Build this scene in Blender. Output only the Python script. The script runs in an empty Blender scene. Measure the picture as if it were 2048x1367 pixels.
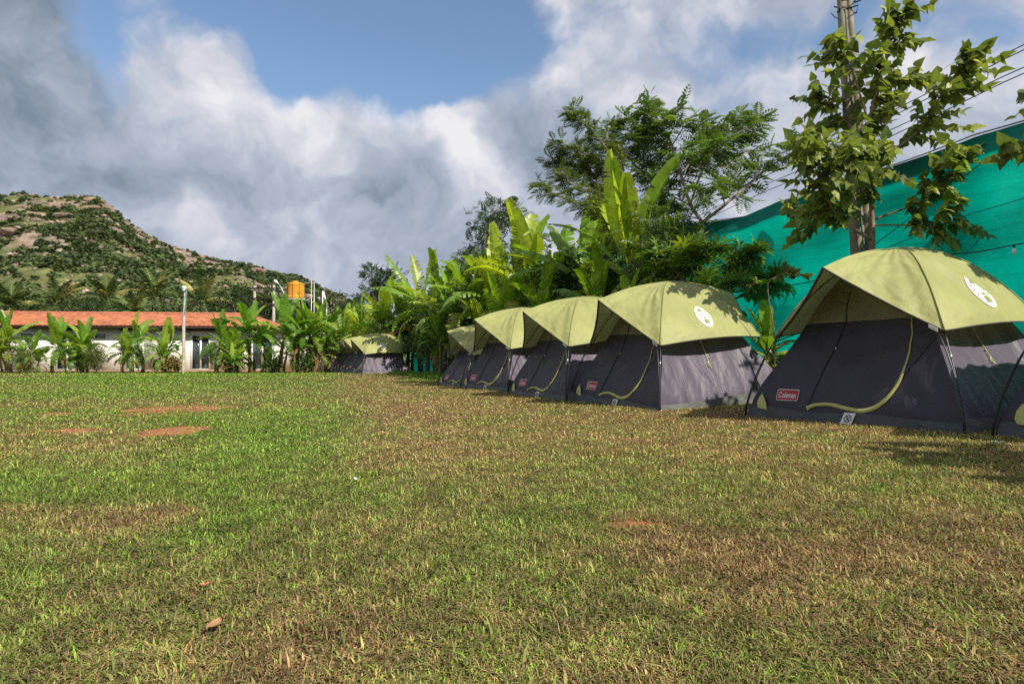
import bpy, math, random
import numpy as np
from mathutils import Vector, Matrix
R = math.radians
rng = np.random.default_rng(11)
random.seed(5)
scene = bpy.context.scene
COL = scene.collection

# ---------------------------------------------------------------- camera
F, YH, CX, CY, CAMH = 1277.5, 711.7, 1024.0, 683.5, 0.75
PITCH = math.atan((YH-CY)/F)
cam = bpy.data.cameras.new('camera'); camo = bpy.data.objects.new('camera', cam); COL.objects.link(camo)
cam.sensor_width = 36.0; cam.lens = F/2048*36; cam.clip_end = 5000; cam.clip_start = .02
camo.location = (0, 0, CAMH); camo.rotation_euler = (math.pi/2+PITCH, 0, 0)
scene.camera = camo

def W(u, v, y):
    """world point at depth y that sits on photograph pixel (u, v)"""
    X = (u-CX)/F; Z = (CY-v)/F
    dy = math.cos(PITCH)-Z*math.sin(PITCH); dz = math.sin(PITCH)+Z*math.cos(PITCH)
    k = y/dy
    return np.array([X*k, y, CAMH+dz*k])
def DIR(u, v):
    p = W(u, v, 1.0)-np.array([0, 0, CAMH]); return p/np.linalg.norm(p)

# ---------------------------------------------------------------- noise
def _hash(ix, iy, seed):
    n = (ix.astype(np.int64)*374761393 + iy.astype(np.int64)*668265263 + seed*1442695041) & 0x7fffffff
    n = ((n ^ (n >> 13))*1274126177) & 0x7fffffff
    n = n ^ (n >> 16)
    return (n & 0xffff)/65535.0
def vnoise(x, y, seed=0):
    x = np.asarray(x, float); y = np.asarray(y, float)
    ix = np.floor(x); iy = np.floor(y); fx = x-ix; fy = y-iy
    fx = fx*fx*(3-2*fx); fy = fy*fy*(3-2*fy)
    a = _hash(ix, iy, seed); b = _hash(ix+1, iy, seed); c = _hash(ix, iy+1, seed); d = _hash(ix+1, iy+1, seed)
    return (a*(1-fx)+b*fx)*(1-fy)+(c*(1-fx)+d*fx)*fy
def fbm(x, y, seed=0, octv=4):
    t = 0; a = .5; s = 0
    for i in range(octv):
        t = t+a*vnoise(x*2**i+i*17.3, y*2**i-i*9.1, seed+i*31); s += a; a *= .5
    return t/s
def sstep(a, b, x):
    t = np.clip((np.asarray(x, float)-a)/(b-a), 0, 1); return t*t*(3-2*t)

# ---------------------------------------------------------------- mesh accumulator
class Acc:
    def __init__(s): s.V = []; s.Q = []; s.T = []; s.C = []; s.n = 0
    def add(s, V, Q=None, T=None, C=(1, 1, 1)):
        V = np.asarray(V, float).reshape(-1, 3)
        if Q is not None and len(Q): s.Q.append(np.asarray(Q, np.int64).reshape(-1, 4)+s.n)
        if T is not None and len(T): s.T.append(np.asarray(T, np.int64).reshape(-1, 3)+s.n)
        C = np.asarray(C, float)
        if C.ndim == 1: C = np.tile(C, (len(V), 1))
        s.C.append(C); s.V.append(V); s.n += len(V)
    def build(s, name, mat, parent=None, smooth=True, usecol=True):
        V = np.concatenate(s.V) if s.V else np.zeros((0, 3))
        Q = np.concatenate(s.Q) if s.Q else np.zeros((0, 4), np.int64)
        T = np.concatenate(s.T) if s.T else np.zeros((0, 3), np.int64)
        me = bpy.data.meshes.new(name)
        me.vertices.add(len(V)); me.vertices.foreach_set('co', V.astype(np.float32).ravel())
        nl = len(Q)*4+len(T)*3
        me.loops.add(nl); me.loops.foreach_set('vertex_index', np.concatenate([Q.ravel(), T.ravel()]).astype(np.int32))
        me.polygons.add(len(Q)+len(T))
        st = np.concatenate([np.arange(len(Q))*4, len(Q)*4+np.arange(len(T))*3]).astype(np.int32)
        me.polygons.foreach_set('loop_start', st)
        if smooth: me.polygons.foreach_set('use_smooth', np.ones(len(Q)+len(T), bool))
        if usecol:
            C = np.concatenate(s.C); C = np.concatenate([C, np.ones((len(C), 1))], 1)
            at = me.color_attributes.new('Col', 'FLOAT_COLOR', 'POINT')
            at.data.foreach_set('color', C.astype(np.float32).ravel())
        me.update(calc_edges=True)
        if mat is not None: me.materials.append(mat)
        o = bpy.data.objects.new(name, me); COL.objects.link(o)
        if parent is not None: o.parent = parent
        return o
    # shapes
    def box(s, c, size, rot=None, C=(1, 1, 1), rz=0):
        v = np.array([[x, y, z] for x in (-.5, .5) for y in (-.5, .5) for z in (-.5, .5)])*np.array(size)
        if rot is not None: v = v@np.asarray(rot).T
        if rz: v = v@rotz(rz).T
        s.add(v+np.array(c), [(0, 1, 3, 2), (4, 6, 7, 5), (0, 4, 5, 1), (2, 3, 7, 6), (0, 2, 6, 4), (1, 5, 7, 3)], C=C)
    def tube(s, P, r, n=6, C=(1, 1, 1), cap=True, squash=None):
        P = np.asarray(P, float); m = len(P); r = np.broadcast_to(np.asarray(r, float), (m,))
        t = np.gradient(P, axis=0); t /= np.linalg.norm(t, axis=1)[:, None]+1e-12
        up = np.array([0, 0, 1.]) if abs(t[0, 2]) < .9 else np.array([1., 0, 0])
        a = np.cross(t, up); a /= np.linalg.norm(a, axis=1)[:, None]+1e-12
        for i in range(1, m):
            if a[i]@a[i-1] < 0: a[i] = -a[i]
        b = np.cross(t, a); th = np.arange(n)*2*np.pi/n
        ring = (a[:, None, :]*np.cos(th)[None, :, None]+b[:, None, :]*np.sin(th)[None, :, None])
        V = P[:, None, :]+ring*r[:, None, None]
        i = np.arange(m-1)[:, None]*n; j = np.arange(n)[None, :]; k = (j+1) % n
        Q = np.stack([i+j, i+k, i+n+k, i+n+j], -1).reshape(-1, 4)
        V = V.reshape(-1, 3); T = None
        Ca = np.asarray(C, float)
        if Ca.ndim == 2: Ca = np.repeat(Ca, n, axis=0)
        if cap:
            V = np.concatenate([V, P[:1], P[-1:]])
            T = [(m*n, (q+1) % n, q) for q in range(n)]+[(m*n+1, (m-1)*n+q, (m-1)*n+(q+1) % n) for q in range(n)]
            if Ca.ndim == 2: Ca = np.concatenate([Ca, Ca[:1], Ca[-1:]])
        s.add(V, Q, T, Ca)
    def grid(s, G, C=(1, 1, 1)):
        G = np.asarray(G, float); a, b = G.shape[:2]
        i = np.arange(a-1)[:, None]*b; j = np.arange(b-1)[None, :]
        Q = np.stack([i+j, i+j+1, i+b+j+1, i+b+j], -1).reshape(-1, 4)
        Ca = np.asarray(C, float)
        if Ca.ndim == 3: Ca = Ca.reshape(-1, 3)
        s.add(G.reshape(-1, 3), Q, C=Ca)
    def inst(s, tv, tq, tt, pos, M, C):
        """template copies: pos (N,3), M (N,3,3) with scale, C (N,3) or (N,k,3)"""
        N = len(pos); k = len(tv)
        V = np.einsum('nij,kj->nki', M, tv)+pos[:, None, :]
        off = (np.arange(N)*k)[:, None, None]
        Q = (np.asarray(tq)[None]+off).reshape(-1, 4) if tq is not None and len(tq) else None
        T = (np.asarray(tt)[None]+off).reshape(-1, 3) if tt is not None and len(tt) else None
        C = np.asarray(C, float)
        if C.ndim == 2: C = np.repeat(C, k, axis=0)
        else: C = C.reshape(-1, 3)
        s.add(V.reshape(-1, 3), Q, T, C)
def rotz(a): c, s = math.cos(a), math.sin(a); return np.array([[c, -s, 0], [s, c, 0], [0, 0, 1.]])
def frames(d, up=None, roll=None):
    """matrices whose columns are (side, along d, normal)"""
    d = d/(np.linalg.norm(d, axis=1)[:, None]+1e-9)
    if up is None: up = np.tile([0, 0, 1.], (len(d), 1))
    x = np.cross(d, up); x /= np.linalg.norm(x, axis=1)[:, None]+1e-9
    z = np.cross(x, d)
    if roll is not None:
        c = np.cos(roll)[:, None]; s_ = np.sin(roll)[:, None]; x, z = x*c+z*s_, z*c-x*s_
    return np.stack([x, d, z], -1)

# ---------------------------------------------------------------- scene objects
def tag(o, label=None, cat=None, group=None, kind=None):
    if label: o['label'] = label
    if cat: o['category'] = cat
    if group: o['group'] = group
    if kind: o['kind'] = kind
    return o
def thing(name, label, cat, loc=(0, 0, 0), rz=0, group=None):
    o = bpy.data.objects.new(name, None); COL.objects.link(o); o.empty_display_size = .2
    o.location = loc; o.rotation_euler = (0, 0, rz)
    return tag(o, label, cat, group)
def copy_tree(o, parent=None):
    c = o.copy(); COL.objects.link(c)
    if parent is not None: c.parent = parent
    for ch in list(o.children): copy_tree(ch, c)
    return c

# ---------------------------------------------------------------- materials
def newmat(name):
    m = bpy.data.materials.new(name); m.use_nodes = True
    nt = m.node_tree; nt.nodes.clear(); return m, nt
def N(nt, t, **k):
    n = nt.nodes.new(t)
    for a, b in k.items():
        if a in n.inputs.keys(): n.inputs[a].default_value = b
        else: setattr(n, a, b)
    return n
def ramp(nt, fac, stops):
    r = nt.nodes.new('ShaderNodeValToRGB'); e = r.color_ramp.elements
    while len(e) < len(stops): e.new(.5)
    for i, (p, c) in enumerate(stops):
        e[i].position = p; e[i].color = (c, c, c, 1) if isinstance(c, (int, float)) else (*c, 1)
    nt.links.new(fac, r.inputs[0]); return r.outputs[0]
def mixc(nt, a, b, fac, mode='MIX'):
    m = nt.nodes.new('ShaderNodeMix'); m.data_type = 'RGBA'; m.blend_type = mode
    for s, v in ((m.inputs[0], fac), (m.inputs[6], a), (m.inputs[7], b)):
        if hasattr(v, 'is_linked') or hasattr(v, 'links'): nt.links.new(v, s)
        elif isinstance(v, (int, float)): s.default_value = v if s.type == 'VALUE' else (v, v, v, 1)
        else: s.default_value = (*v, 1)
    return m.outputs[2]
def noise(nt, scale=5., detail=4., rough=.6, vec=None, stretch=None, dist=0., coord='Object'):
    n = nt.nodes.new('ShaderNodeTexNoise'); n.inputs['Scale'].default_value = scale
    n.inputs['Detail'].default_value = detail; n.inputs['Roughness'].default_value = rough; n.inputs['Distortion'].default_value = dist
    if vec is None: vec = nt.nodes.new('ShaderNodeTexCoord').outputs[coord]
    if stretch:
        mp = nt.nodes.new('ShaderNodeMapping'); mp.inputs['Scale'].default_value = stretch
        nt.links.new(vec, mp.inputs[0]); vec = mp.outputs[0]
    nt.links.new(vec, n.inputs['Vector']); return n.outputs['Fac']
def bump(nt, h, strength=.3, dist=.02, prev=None):
    b = nt.nodes.new('ShaderNodeBump'); b.inputs['Strength'].default_value = strength; b.inputs['Distance'].default_value = dist
    nt.links.new(h, b.inputs['Height'])
    if prev is not None: nt.links.new(prev, b.inputs['Normal'])
    return b.outputs[0]
def ridged(nt, scale, stretch=None, dist=.6, detail=4.):
    n = nt.nodes.new('ShaderNodeTexNoise'); n.noise_type = 'RIDGED_MULTIFRACTAL'; n.inputs['Scale'].default_value = scale; n.inputs['Detail'].default_value = detail
    n.inputs['Roughness'].default_value = .45; n.inputs['Distortion'].default_value = dist
    vec = nt.nodes.new('ShaderNodeTexCoord').outputs['Object']
    if stretch:
        mp = nt.nodes.new('ShaderNodeMapping'); mp.inputs['Scale'].default_value = stretch; nt.links.new(vec, mp.inputs[0]); vec = mp.outputs[0]
    nt.links.new(vec, n.inputs['Vector']); return n.outputs['Fac']
def finish(m, nt, col, rough=.8, bmp=None, spec=.3, transl=0., sheen=0., tcol=None, metal=0.):
    p = nt.nodes.new('ShaderNodeBsdfPrincipled'); o = nt.nodes.new('ShaderNodeOutputMaterial')
    if isinstance(col, tuple): p.inputs['Base Color'].default_value = (*col, 1)
    else: nt.links.new(col, p.inputs['Base Color'])
    if isinstance(rough, (int, float)): p.inputs['Roughness'].default_value = rough
    else: nt.links.new(rough, p.inputs['Roughness'])
    p.inputs['Specular IOR Level'].default_value = spec; p.inputs['Metallic'].default_value = metal
    if sheen: p.inputs['Sheen Weight'].default_value = sheen; p.inputs['Sheen Roughness'].default_value = .5
    if bmp is not None: nt.links.new(bmp, p.inputs['Normal'])
    out = p.outputs[0]
    if transl:
        t = nt.nodes.new('ShaderNodeBsdfTranslucent'); mx = nt.nodes.new('ShaderNodeMixShader'); mx.inputs[0].default_value = transl
        c = tcol if tcol is not None else col
        if isinstance(c, tuple): t.inputs[0].default_value = (*c, 1)
        else: nt.links.new(c, t.inputs[0])
        if bmp is not None: nt.links.new(bmp, t.inputs['Normal'])
        nt.links.new(out, mx.inputs[1]); nt.links.new(t.outputs[0], mx.inputs[2]); out = mx.outputs[0]
    nt.links.new(out, o.inputs[0]); return m
def attr(nt):
    a = nt.nodes.new('ShaderNodeAttribute'); a.attribute_name = 'Col'; return a.outputs['Color']
def plain(name, col, rough=.6, var=.25, scale=8., bs=.2, bd=.01, spec=.3, metal=0., transl=0.):
    m, nt = newmat(name)
    n = noise(nt, scale, 5)
    k = ramp(nt, n, [(.3, 1-var), (.7, 1+var*.5)])
    c = mixc(nt, col, k, 1., 'MULTIPLY')
    return finish(m, nt, c, rough, bump(nt, n, bs, bd), spec, metal=metal, transl=transl)
def leafmat(name, transl=.35, rough=.45, spec=.4, tboost=(1.5, 1.6, .7), vs=30., bs=.25):
    m, nt = newmat(name); a = attr(nt)
    n = noise(nt, vs, 3); k = ramp(nt, n, [(.3, .78), (.7, 1.18)])
    c = mixc(nt, a, k, 1., 'MULTIPLY'); tc = mixc(nt, c, tboost, 1., 'MULTIPLY')
    return finish(m, nt, c, rough, bump(nt, n, bs, .01), spec, transl, tcol=tc)
def colmat(name, rough=.8, spec=.2, var=.3, scale=20., bs=.4, bd=.01):
    m, nt = newmat(name); n = noise(nt, scale, 5)
    c = mixc(nt, attr(nt), ramp(nt, n, [(.3, 1-var), (.7, 1+var)]), 1., 'MULTIPLY')
    return finish(m, nt, c, rough, bump(nt, n, bs, bd), spec)
M_LEAF = leafmat('leaf_green'); M_BANANA = leafmat('banana_leaf', .42, .38, .45, (1.7, 1.7, .5), 9., .15)
M_FAR = leafmat('far_foliage', .2, .7, .15, (1.3, 1.4, .8), 2.); M_BARK = colmat('bark')
M_GRASSB = leafmat('grass_blade', .3, .55, .25, (1.3, 1.4, .7), 60., 0.)

# ---------------------------------------------------------------- world
SUN_EL, SUN_AZ = 43.5, 135.          # azimuth clockwise from +Y (the viewing direction)
sd = Vector((math.sin(R(SUN_AZ))*math.cos(R(SUN_EL)), math.cos(R(SUN_AZ))*math.cos(R(SUN_EL)), math.sin(R(SUN_EL))))
sl = bpy.data.lights.new('sun', 'SUN'); sl.energy = 4.3; sl.angle = R(.6); sl.color = (1, .93, .8)
so = bpy.data.objects.new('sun', sl); COL.objects.link(so); so.rotation_euler = sd.to_track_quat('Z', 'Y').to_euler()
world = bpy.data.worlds.new('World'); scene.world = world; world.use_nodes = True
nt = world.node_tree; nt.nodes.clear()
sky = nt.nodes.new('ShaderNodeTexSky'); sky.sky_type = 'NISHITA'; sky.sun_disc = False
sky.sun_elevation = R(SUN_EL); sky.sun_rotation = R(SUN_AZ); sky.air_density = 1.0; sky.dust_density = .6; sky.ozone_density = 1.6
geo = nt.nodes.new('ShaderNodeTexCoord'); dvec = geo.outputs['Generated']
def math_(op, a, b=None, c=None):
    n = nt.nodes.new('ShaderNodeMath'); n.operation = op
    for i, v in enumerate((a, b, c)):
        if v is None: continue
        if isinstance(v, (int, float)): n.inputs[i].default_value = v
        else: nt.links.new(v, n.inputs[i])
    return n.outputs[0]
def vmath(op, a, b):
    n = nt.nodes.new('ShaderNodeVectorMath'); n.operation = op
    for i, v in enumerate((a, b)):
        if isinstance(v, (tuple, list)): n.inputs[i].default_value = v
        else: nt.links.new(v, n.inputs[i])
    return n
def nz(vec, scale, detail, rough, off=(0, 0, 0), dist=0.):
    mp = nt.nodes.new('ShaderNodeMapping'); mp.inputs['Location'].default_value = off; nt.links.new(vec, mp.inputs[0])
    n = nt.nodes.new('ShaderNodeTexNoise'); n.inputs['Scale'].default_value = scale; n.inputs['Detail'].default_value = detail
    n.inputs['Roughness'].default_value = rough; n.inputs['Distortion'].default_value = dist
    nt.links.new(mp.outputs[0], n.inputs['Vector']); return n
warpn = nz(dvec, 6.5, 6, .52)
wv = vmath('SUBTRACT', warpn.outputs['Color'], (.5, .5, .5)).outputs[0]
sc_ = nt.nodes.new('ShaderNodeVectorMath'); sc_.operation = 'SCALE'; nt.links.new(wv, sc_.inputs[0]); sc_.inputs['Scale'].default_value = .17
wdir = vmath('ADD', dvec, sc_.outputs[0]).outputs[0]
def blob(u, v, ru, rv, vec):
    """soft elliptical patch of sky around a fixed direction; ru, rv half widths in pixels of arc"""
    d = Vector(DIR(u, v)); rt = d.cross(Vector((0, 0, 1))).normalized(); up = rt.cross(d).normalized()
    a = vmath('DOT_PRODUCT', vec, tuple(rt)).outputs['Value']; b = vmath('DOT_PRODUCT', vec, tuple(up)).outputs['Value']
    f = vmath('DOT_PRODUCT', vec, tuple(d)).outputs['Value']
    a = math_('MULTIPLY', a, F/ru); b = math_('MULTIPLY', b, F/rv)
    r2 = math_('ADD', math_('MULTIPLY', a, a), math_('MULTIPLY', b, b))
    g = math_('EXPONENT', math_('MULTIPLY', r2, -1.0))
    return math_('MULTIPLY', g, math_('GREATER_THAN', f, 0.))
def total(items, vec):
    t = None
    for (u, v, ru, rv, k) in items:
        g = math_('MULTIPLY', blob(u, v, ru, rv, vec), k); t = g if t is None else math_('ADD', t, g)
    return t
gap = total([(650, 40, 270, 105, 1.15), (880, 60, 150, 115, 1.05), (575, 160, 70, 70, .55), (235, 50, 55, 110, .42), (900, 190, 70, 40, .25), (1230, 10, 130, 60, .35), (1650, 40, 330, 60, .42), (1480, 190, 120, 80, .25),
             (2000, 60, 120, 50, .35), (60, 300, 90, 40, .15)], wdir)
puff = nz(wdir, 6.5, 8, .53, (3.1, 1.7, .4)).outputs['Fac']
cov = math_('ADD', math_('SUBTRACT', .92, gap), math_('MULTIPLY', math_('SUBTRACT', puff, .5), 1.1))
mr = nt.nodes.new('ShaderNodeMapRange'); mr.interpolation_type = 'SMOOTHSTEP'
mr.inputs['From Min'].default_value = .3; mr.inputs['From Max'].default_value = .72; nt.links.new(cov, mr.inputs['Value'])
bright = total([(430, 200, 70, 50, .36), (755, 185, 70, 55, .42), (900, 300, 90, 80, .34), (620, 250, 80, 45, .2), (520, 270, 70, 50, .15), (860, 210, 60, 50, .2), (1090, 130, 75, 110, .3), (960, 320, 50, 60, .2), (420, 110, 110, 60, .02), (1750, 140, 250, 90, .2), (690, 330, 130, 50, .16), (330, 420, 90, 50, .14), (2000, 100, 90, 60, .2),
                (460, 440, 90, 60, .16), (620, 520, 160, 40, .12), (1480, 330, 200, 90, .1), (1200, 160, 120, 120, .1),
                (30, 150, 150, 190, -.22), (200, 270, 110, 90, -.10), (330, 150, 90, 80, .0), (560, 390, 150, 75, -.1), (770, 450, 150, 70, -.12), (1080, 330, 90, 110, -.22), (1230, 260, 160, 60, -.06), (900, 560, 200, 50, -.06), (120, 20, 120, 60, -.16), (690, 210, 50, 50, -.08)], wdir)
tex1 = nz(wdir, 4.2, 7, .5, (9.2, .3, 4.4), .3).outputs['Fac']
tex2 = nz(vmath('ADD', wdir, (-.03, 0, -.045)).outputs[0], 6.5, 8, .53, (3.1, 1.7, .4)).outputs['Fac']
relief = math_('SUBTRACT', puff, tex2)
sh = math_('ADD', math_('ADD', .5, bright), math_('ADD', math_('MULTIPLY', math_('SUBTRACT', tex1, .5), .48), math_('MULTIPLY', relief, 1.6)))
CLOUD = nt.nodes.new('ShaderNodeValToRGB'); e = CLOUD.color_ramp.elements
stops = [(0., (1.15, 1.6, 2.15)), (.3, (2.5, 2.95, 3.7)), (.55, (3.5, 3.85, 4.6)), (.78, (4.9, 5.05, 5.6)), (1., (6.4, 6.35, 6.6))]
while len(e) < len(stops): e.new(.5)
for i, (p, c) in enumerate(stops): e[i].position = p; e[i].color = (*c, 1)
nt.links.new(sh, CLOUD.inputs[0])
mx = nt.nodes.new('ShaderNodeMix'); mx.data_type = 'RGBA'
nt.links.new(mr.outputs[0], mx.inputs[0])
skc = nt.nodes.new('ShaderNodeMix'); skc.data_type = 'RGBA'; skc.blend_type = 'MULTIPLY'; skc.inputs[0].default_value = 1.; skc.inputs[7].default_value = (1.2, 1.22, 1.2, 1)
nt.links.new(sky.outputs[0], skc.inputs[6])
nt.links.new(skc.outputs[2], mx.inputs[6]); nt.links.new(CLOUD.outputs[0], mx.inputs[7])
bg = nt.nodes.new('ShaderNodeBackground'); bg.inputs[1].default_value = .095; nt.links.new(mx.outputs[2], bg.inputs[0])
wo = nt.nodes.new('ShaderNodeOutputWorld'); nt.links.new(bg.outputs[0], wo.inputs[0])

scene.view_settings.view_transform = 'Standard'; scene.view_settings.look = 'None'
scene.view_settings.exposure = 0.5; scene.view_settings.gamma = 1.0
# ================================================================ ground and lawn
TENTS = [('T5', 4.247, 6.881, -1.081, .101, .05, .013), ('T4', 2.478, 9.758, -1.141, .074, .062, .055),
         ('T3', 1.446, 11.699, -1.148, .059, .07, .014), ('T2', .375, 14.499, -1.066, .044, .06, .03),
         ('T1', -.55, 17.0, -1.15, -.07, .014, 0.), ('T0', -6.211, 29.533, -1.004, -.018, .003, .05),
         ('Ta', -7.15, 31.9, -1.03, -.04, 0., .0), ('Tb', -8.05, 34.2, -.98, -.06, 0, 0), ('Tc', -9.0, 36.6, -1.02, -.08, 0, 0),
         ('T6', 5.47, 4.75, -1.06, .15, .05, .0)]
def gbase(x, y):
    x = np.asarray(x, float); y = np.asarray(y, float)
    z = .04*np.log1p(np.exp(np.clip((x-1.)*1.2, -30, 30)))/1.2
    z = np.where(x > 12, .44+0*x, z)
    z = z - .2*sstep(24, 38, y)*sstep(2, -12, x)
    z = z+.05*sstep(33, 35.5, y)*sstep(37.5, 35.5, y)*sstep(-4, -14, x)
    return z
def ground(x, y):
    z = gbase(x, y)
    for (_, tx, ty, _, z0, _, _) in TENTS:
        if abs(z0) < 1: z = z+(z0-gbase(tx, ty))*np.exp(-((np.asarray(x)-tx)**2+(np.asarray(y)-ty)**2)/2.0)
    z = z+.018*(fbm(np.asarray(x)*.7, np.asarray(y)*.7, 5, 3)-.5)
    return z
def gz(x, y): return float(ground(np.array([x]), np.array([y]))[0])
DIRT = [(-4.75, 8.9, .62, .85), (-3.38, 6.4, .33, .5), (-4.42, 6.45, .34, .26), (-5.9, 8.3, .25, .3),
        (-.98+1.5, 2.82, .12, .06), (-24., 30.5, 5., 1.8)]
def zones(x, y):
    """greenness 0..1 and bare earth 0..1"""
    n1 = fbm(x*.55, y*.4, 21, 4); n2 = fbm(x*1.7, y*1.3, 22, 3); n3 = fbm(x*.22, y*.16, 23, 3)
    edge = x+.27*y-.05+(n1-.5)*1.3
    g = sstep(.6, -.6, edge)*sstep(2.75, 3.6, y+(n2-.5)*1.1)
    g = g*(.78+.75*(n1-.4))
    g = np.where(y > 9, g*(.62+1.1*(n3-.35)+.25*sstep(-.5, -2.5, x+.27*y)*0), g)
    # drier strip further left, and the mixed turf close to the camera
    g = g*(1-.55*sstep(-.42, -.62, x/np.maximum(y, .1))*sstep(3.5, 5.5, y)*sstep(9, 6, y))
    near = sstep(3.6, 2.4, y)
    g = g+near*(.27+.30*sstep(.3, -1.5, x)+.5*(n2-.5)+.3*(n1-.5))
    right = sstep(-.6, .6, edge)*(1-near)
    g = g+right*(.20+.5*(n1-.42)+.18*sstep(5, 3, y))
    # thick green margin in front of the plants behind the tents
    g = np.maximum(g, sstep(-1.9, -.9, x+.444*y-9.3)*.8*sstep(10, 14, y)+0*x)
    g = np.maximum(g, sstep(19, 20.5, y)*sstep(27.5, 25.5, y)*sstep(-8.9, -7.6, x+.2*y-.1)*.85*sstep(-4.2,-3,x+.0*y))
    d = np.zeros_like(g)
    for (cx, cy, rx, ry) in DIRT:
        q = ((x-cx)/rx)**2+((y-cy)/ry)**2
        d = np.maximum(d, sstep(1.25, .55, q+(n2-.5)*1.3+(vnoise(x*11, y*9, 9)-.5)*1.9))
        d = np.maximum(d, sstep(36.6, 38., y)*sstep(-3, -8, x)*.6)
    return np.clip(g, 0, 1), np.clip(d, 0, 1)
def turfcolor(g, x, y, r):
    """r random 0..1 per blade"""
    n = fbm(x*3.1, y*2.7, 41, 3)
    p = np.clip(g*1.12+(r-.5)*.9+(n-.5)*.5, 0, 1)[:, None]
    dead = np.array([.38, .215, .11]); straw = np.array([.42, .325, .13]); olive = np.array([.235, .25, .07]); green = np.array([.235, .355, .045]); dark = np.array([.145, .275, .03])
    def L(a, b, t): return a*(1-t)+b*t
    c = np.where(p < .25, L(dead, straw, p/.25), np.where(p < .5, L(straw, olive, (p-.25)/.25), np.where(p < .8, L(olive, green, (p-.5)/.3), L(green, dark, (p-.8)/.3))))
    return c
xs = np.concatenate([-np.geomspace(16, 1500, 30)[::-1], np.arange(-15.8, 12, .14), np.geomspace(12.1, 1500, 30)])
ys = np.concatenate([-np.geomspace(2, 60, 10)[::-1], np.arange(-1.5, 14, .14), np.arange(14, 42, .35), np.geomspace(42.5, 2500, 40)])
GX, GY = np.meshgrid(xs, ys, indexing='ij')
GZ = ground(GX.ravel(), GY.ravel()).reshape(GX.shape)
g_, d_ = zones(GX.ravel(), GY.ravel())
pk = fbm(GX.ravel()*5, GY.ravel()*4, 50, 3)
c = turfcolor(g_*.9, GX.ravel(), GY.ravel(), .5+.6*(pk-.5))*.34  # soil darkened all over: shade beneath the blades put into its colour
earth = np.array([.40, .165, .08])*(.8+.4*pk[:, None])
c = c*(1-d_[:, None])+earth*d_[:, None]
far = sstep(41, 50, GY.ravel())[:, None]
c = c*(1-far)+np.array([.10, .12, .04])*far
A = Acc(); A.grid(np.stack([GX, GY, GZ], -1), c)
m, nt2 = newmat('turf_soil'); nb = noise(nt2, 45., 8, .7); nc = noise(nt2, 9., 6, .65)
cc = mixc(nt2, attr(nt2), ramp(nt2, nb, [(.3, .55), (.7, 1.35)]), 1., 'MULTIPLY')
cc = mixc(nt2, cc, ramp(nt2, nc, [(.3, .8), (.7, 1.2)]), 1., 'MULTIPLY')
finish(m, nt2, cc, .95, bump(nt2, nb, .8, .02), .1)
go = A.build('ground', m); tag(go, kind='structure', label='lawn soil with red earth patches')

# grass blades: one uncountable mass, blade size growing slowly with distance
def blades(Nb, y0, y1, power, wk, hk, seed, lay):
    r = np.random.default_rng(seed)
    q = r.random(Nb); p = 1-power+1  # density ~ y^-power over area x ~ y
    yy = (y0**p+(y1**p-y0**p)*q)**(1/p) if abs(p) > 1e-6 else y0*(y1/y0)**q
    xx = (r.random(Nb)*2-1)*(.88*yy+.35)
    g, d = zones(xx, yy)
    u = r.random(Nb)
    keep = (u > d*.88) & (yy < 37.8)
    # clumping
    cl = vnoise(xx*9, yy*9, 88)
    keep &= (r.random(Nb) < .45+.75*cl)
    # no turf inside the tents
    for (_, tx, ty, th, _, _, _) in TENTS:
        dx = xx-tx; dy = yy-ty; lx = math.cos(th)*dx+math.sin(th)*dy; ly = -math.sin(th)*dx+math.cos(th)*dy
        keep &= ~((np.abs(lx) < 1.1) & (np.abs(ly) < 1.1))
    xx, yy, g, u = xx[keep], yy[keep], g[keep], r.random(keep.sum()); n = len(xx)
    zz = ground(xx, yy)
    sw = np.maximum(.0042, wk*yy)*(.55+.85*r.random(n))*(1.2-.5*(u < .3))
    lush = np.clip(g*1.3, 0, 1)
    hh = (.013+.017*r.random(n)+.012*lush*r.random(n)+.03*(r.random(n) < .02))*(1+hk*yy)
    az = r.random(n)*2*np.pi
    lean = (1.0+.5*r.random(n)) if lay else (.35+.95*r.random(n))
    ln = hh*(1.5 if lay else 1.0)
    dx, dy = np.cos(az), np.sin(az)
    sx, sy = -dy, dx
    def P(t, w, dz):   # t along, w half width
        ho = np.sin(lean*(.5+t*.7))*ln*t; up = np.cos(lean*(.35+t*.75))*ln*t*dz
        return ho, up
    V = np.zeros((n, 5, 3))
    h1, u1 = P(.5, 0, 1.); h2, u2 = P(1., 0, .95)
    base = np.stack([xx, yy, zz-.004], -1)
    S = np.stack([sx*sw/2, sy*sw/2, 0*sw], -1)
    D = np.stack([dx, dy, 0*dx], -1)
    V[:, 0] = base-S*.7; V[:, 1] = base+S*.7
    m1 = base+D*h1[:, None]; m1[:, 2] += u1+.004
    V[:, 2] = m1+S; V[:, 3] = m1-S
    tp = base+D*h2[:, None]; tp[:, 2] += u2+.004; V[:, 4] = tp
    C = turfcolor(g*(.85 if lay else 1.), xx, yy, .5+(u-.5)*(1-.5*sstep(7, 26, yy)))*(1+(.40+1.3*r.random(n)**1.3-1)*(1-.6*sstep(7, 26, yy)))[:, None]*(1.12-.24*sstep(5, 2.3, yy))[:, None]*(.6+.85*vnoise(xx*11, yy*11, 5))[:, None]
    if lay: C = C*.6+np.array([.26, .17, .10])*.4
    C = np.repeat(C, 5, axis=0)
    off = (np.arange(n)*5)[:, None]
    return V.reshape(-1, 3), off+np.array([0, 1, 2, 3]), off+np.array([3, 2, 4]), C
A = Acc()
V, Q, T, C = blades(400000, 1.3, 38., 2.25, .00125, .02, 1, False); A.add(V, Q, T, C)
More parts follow.
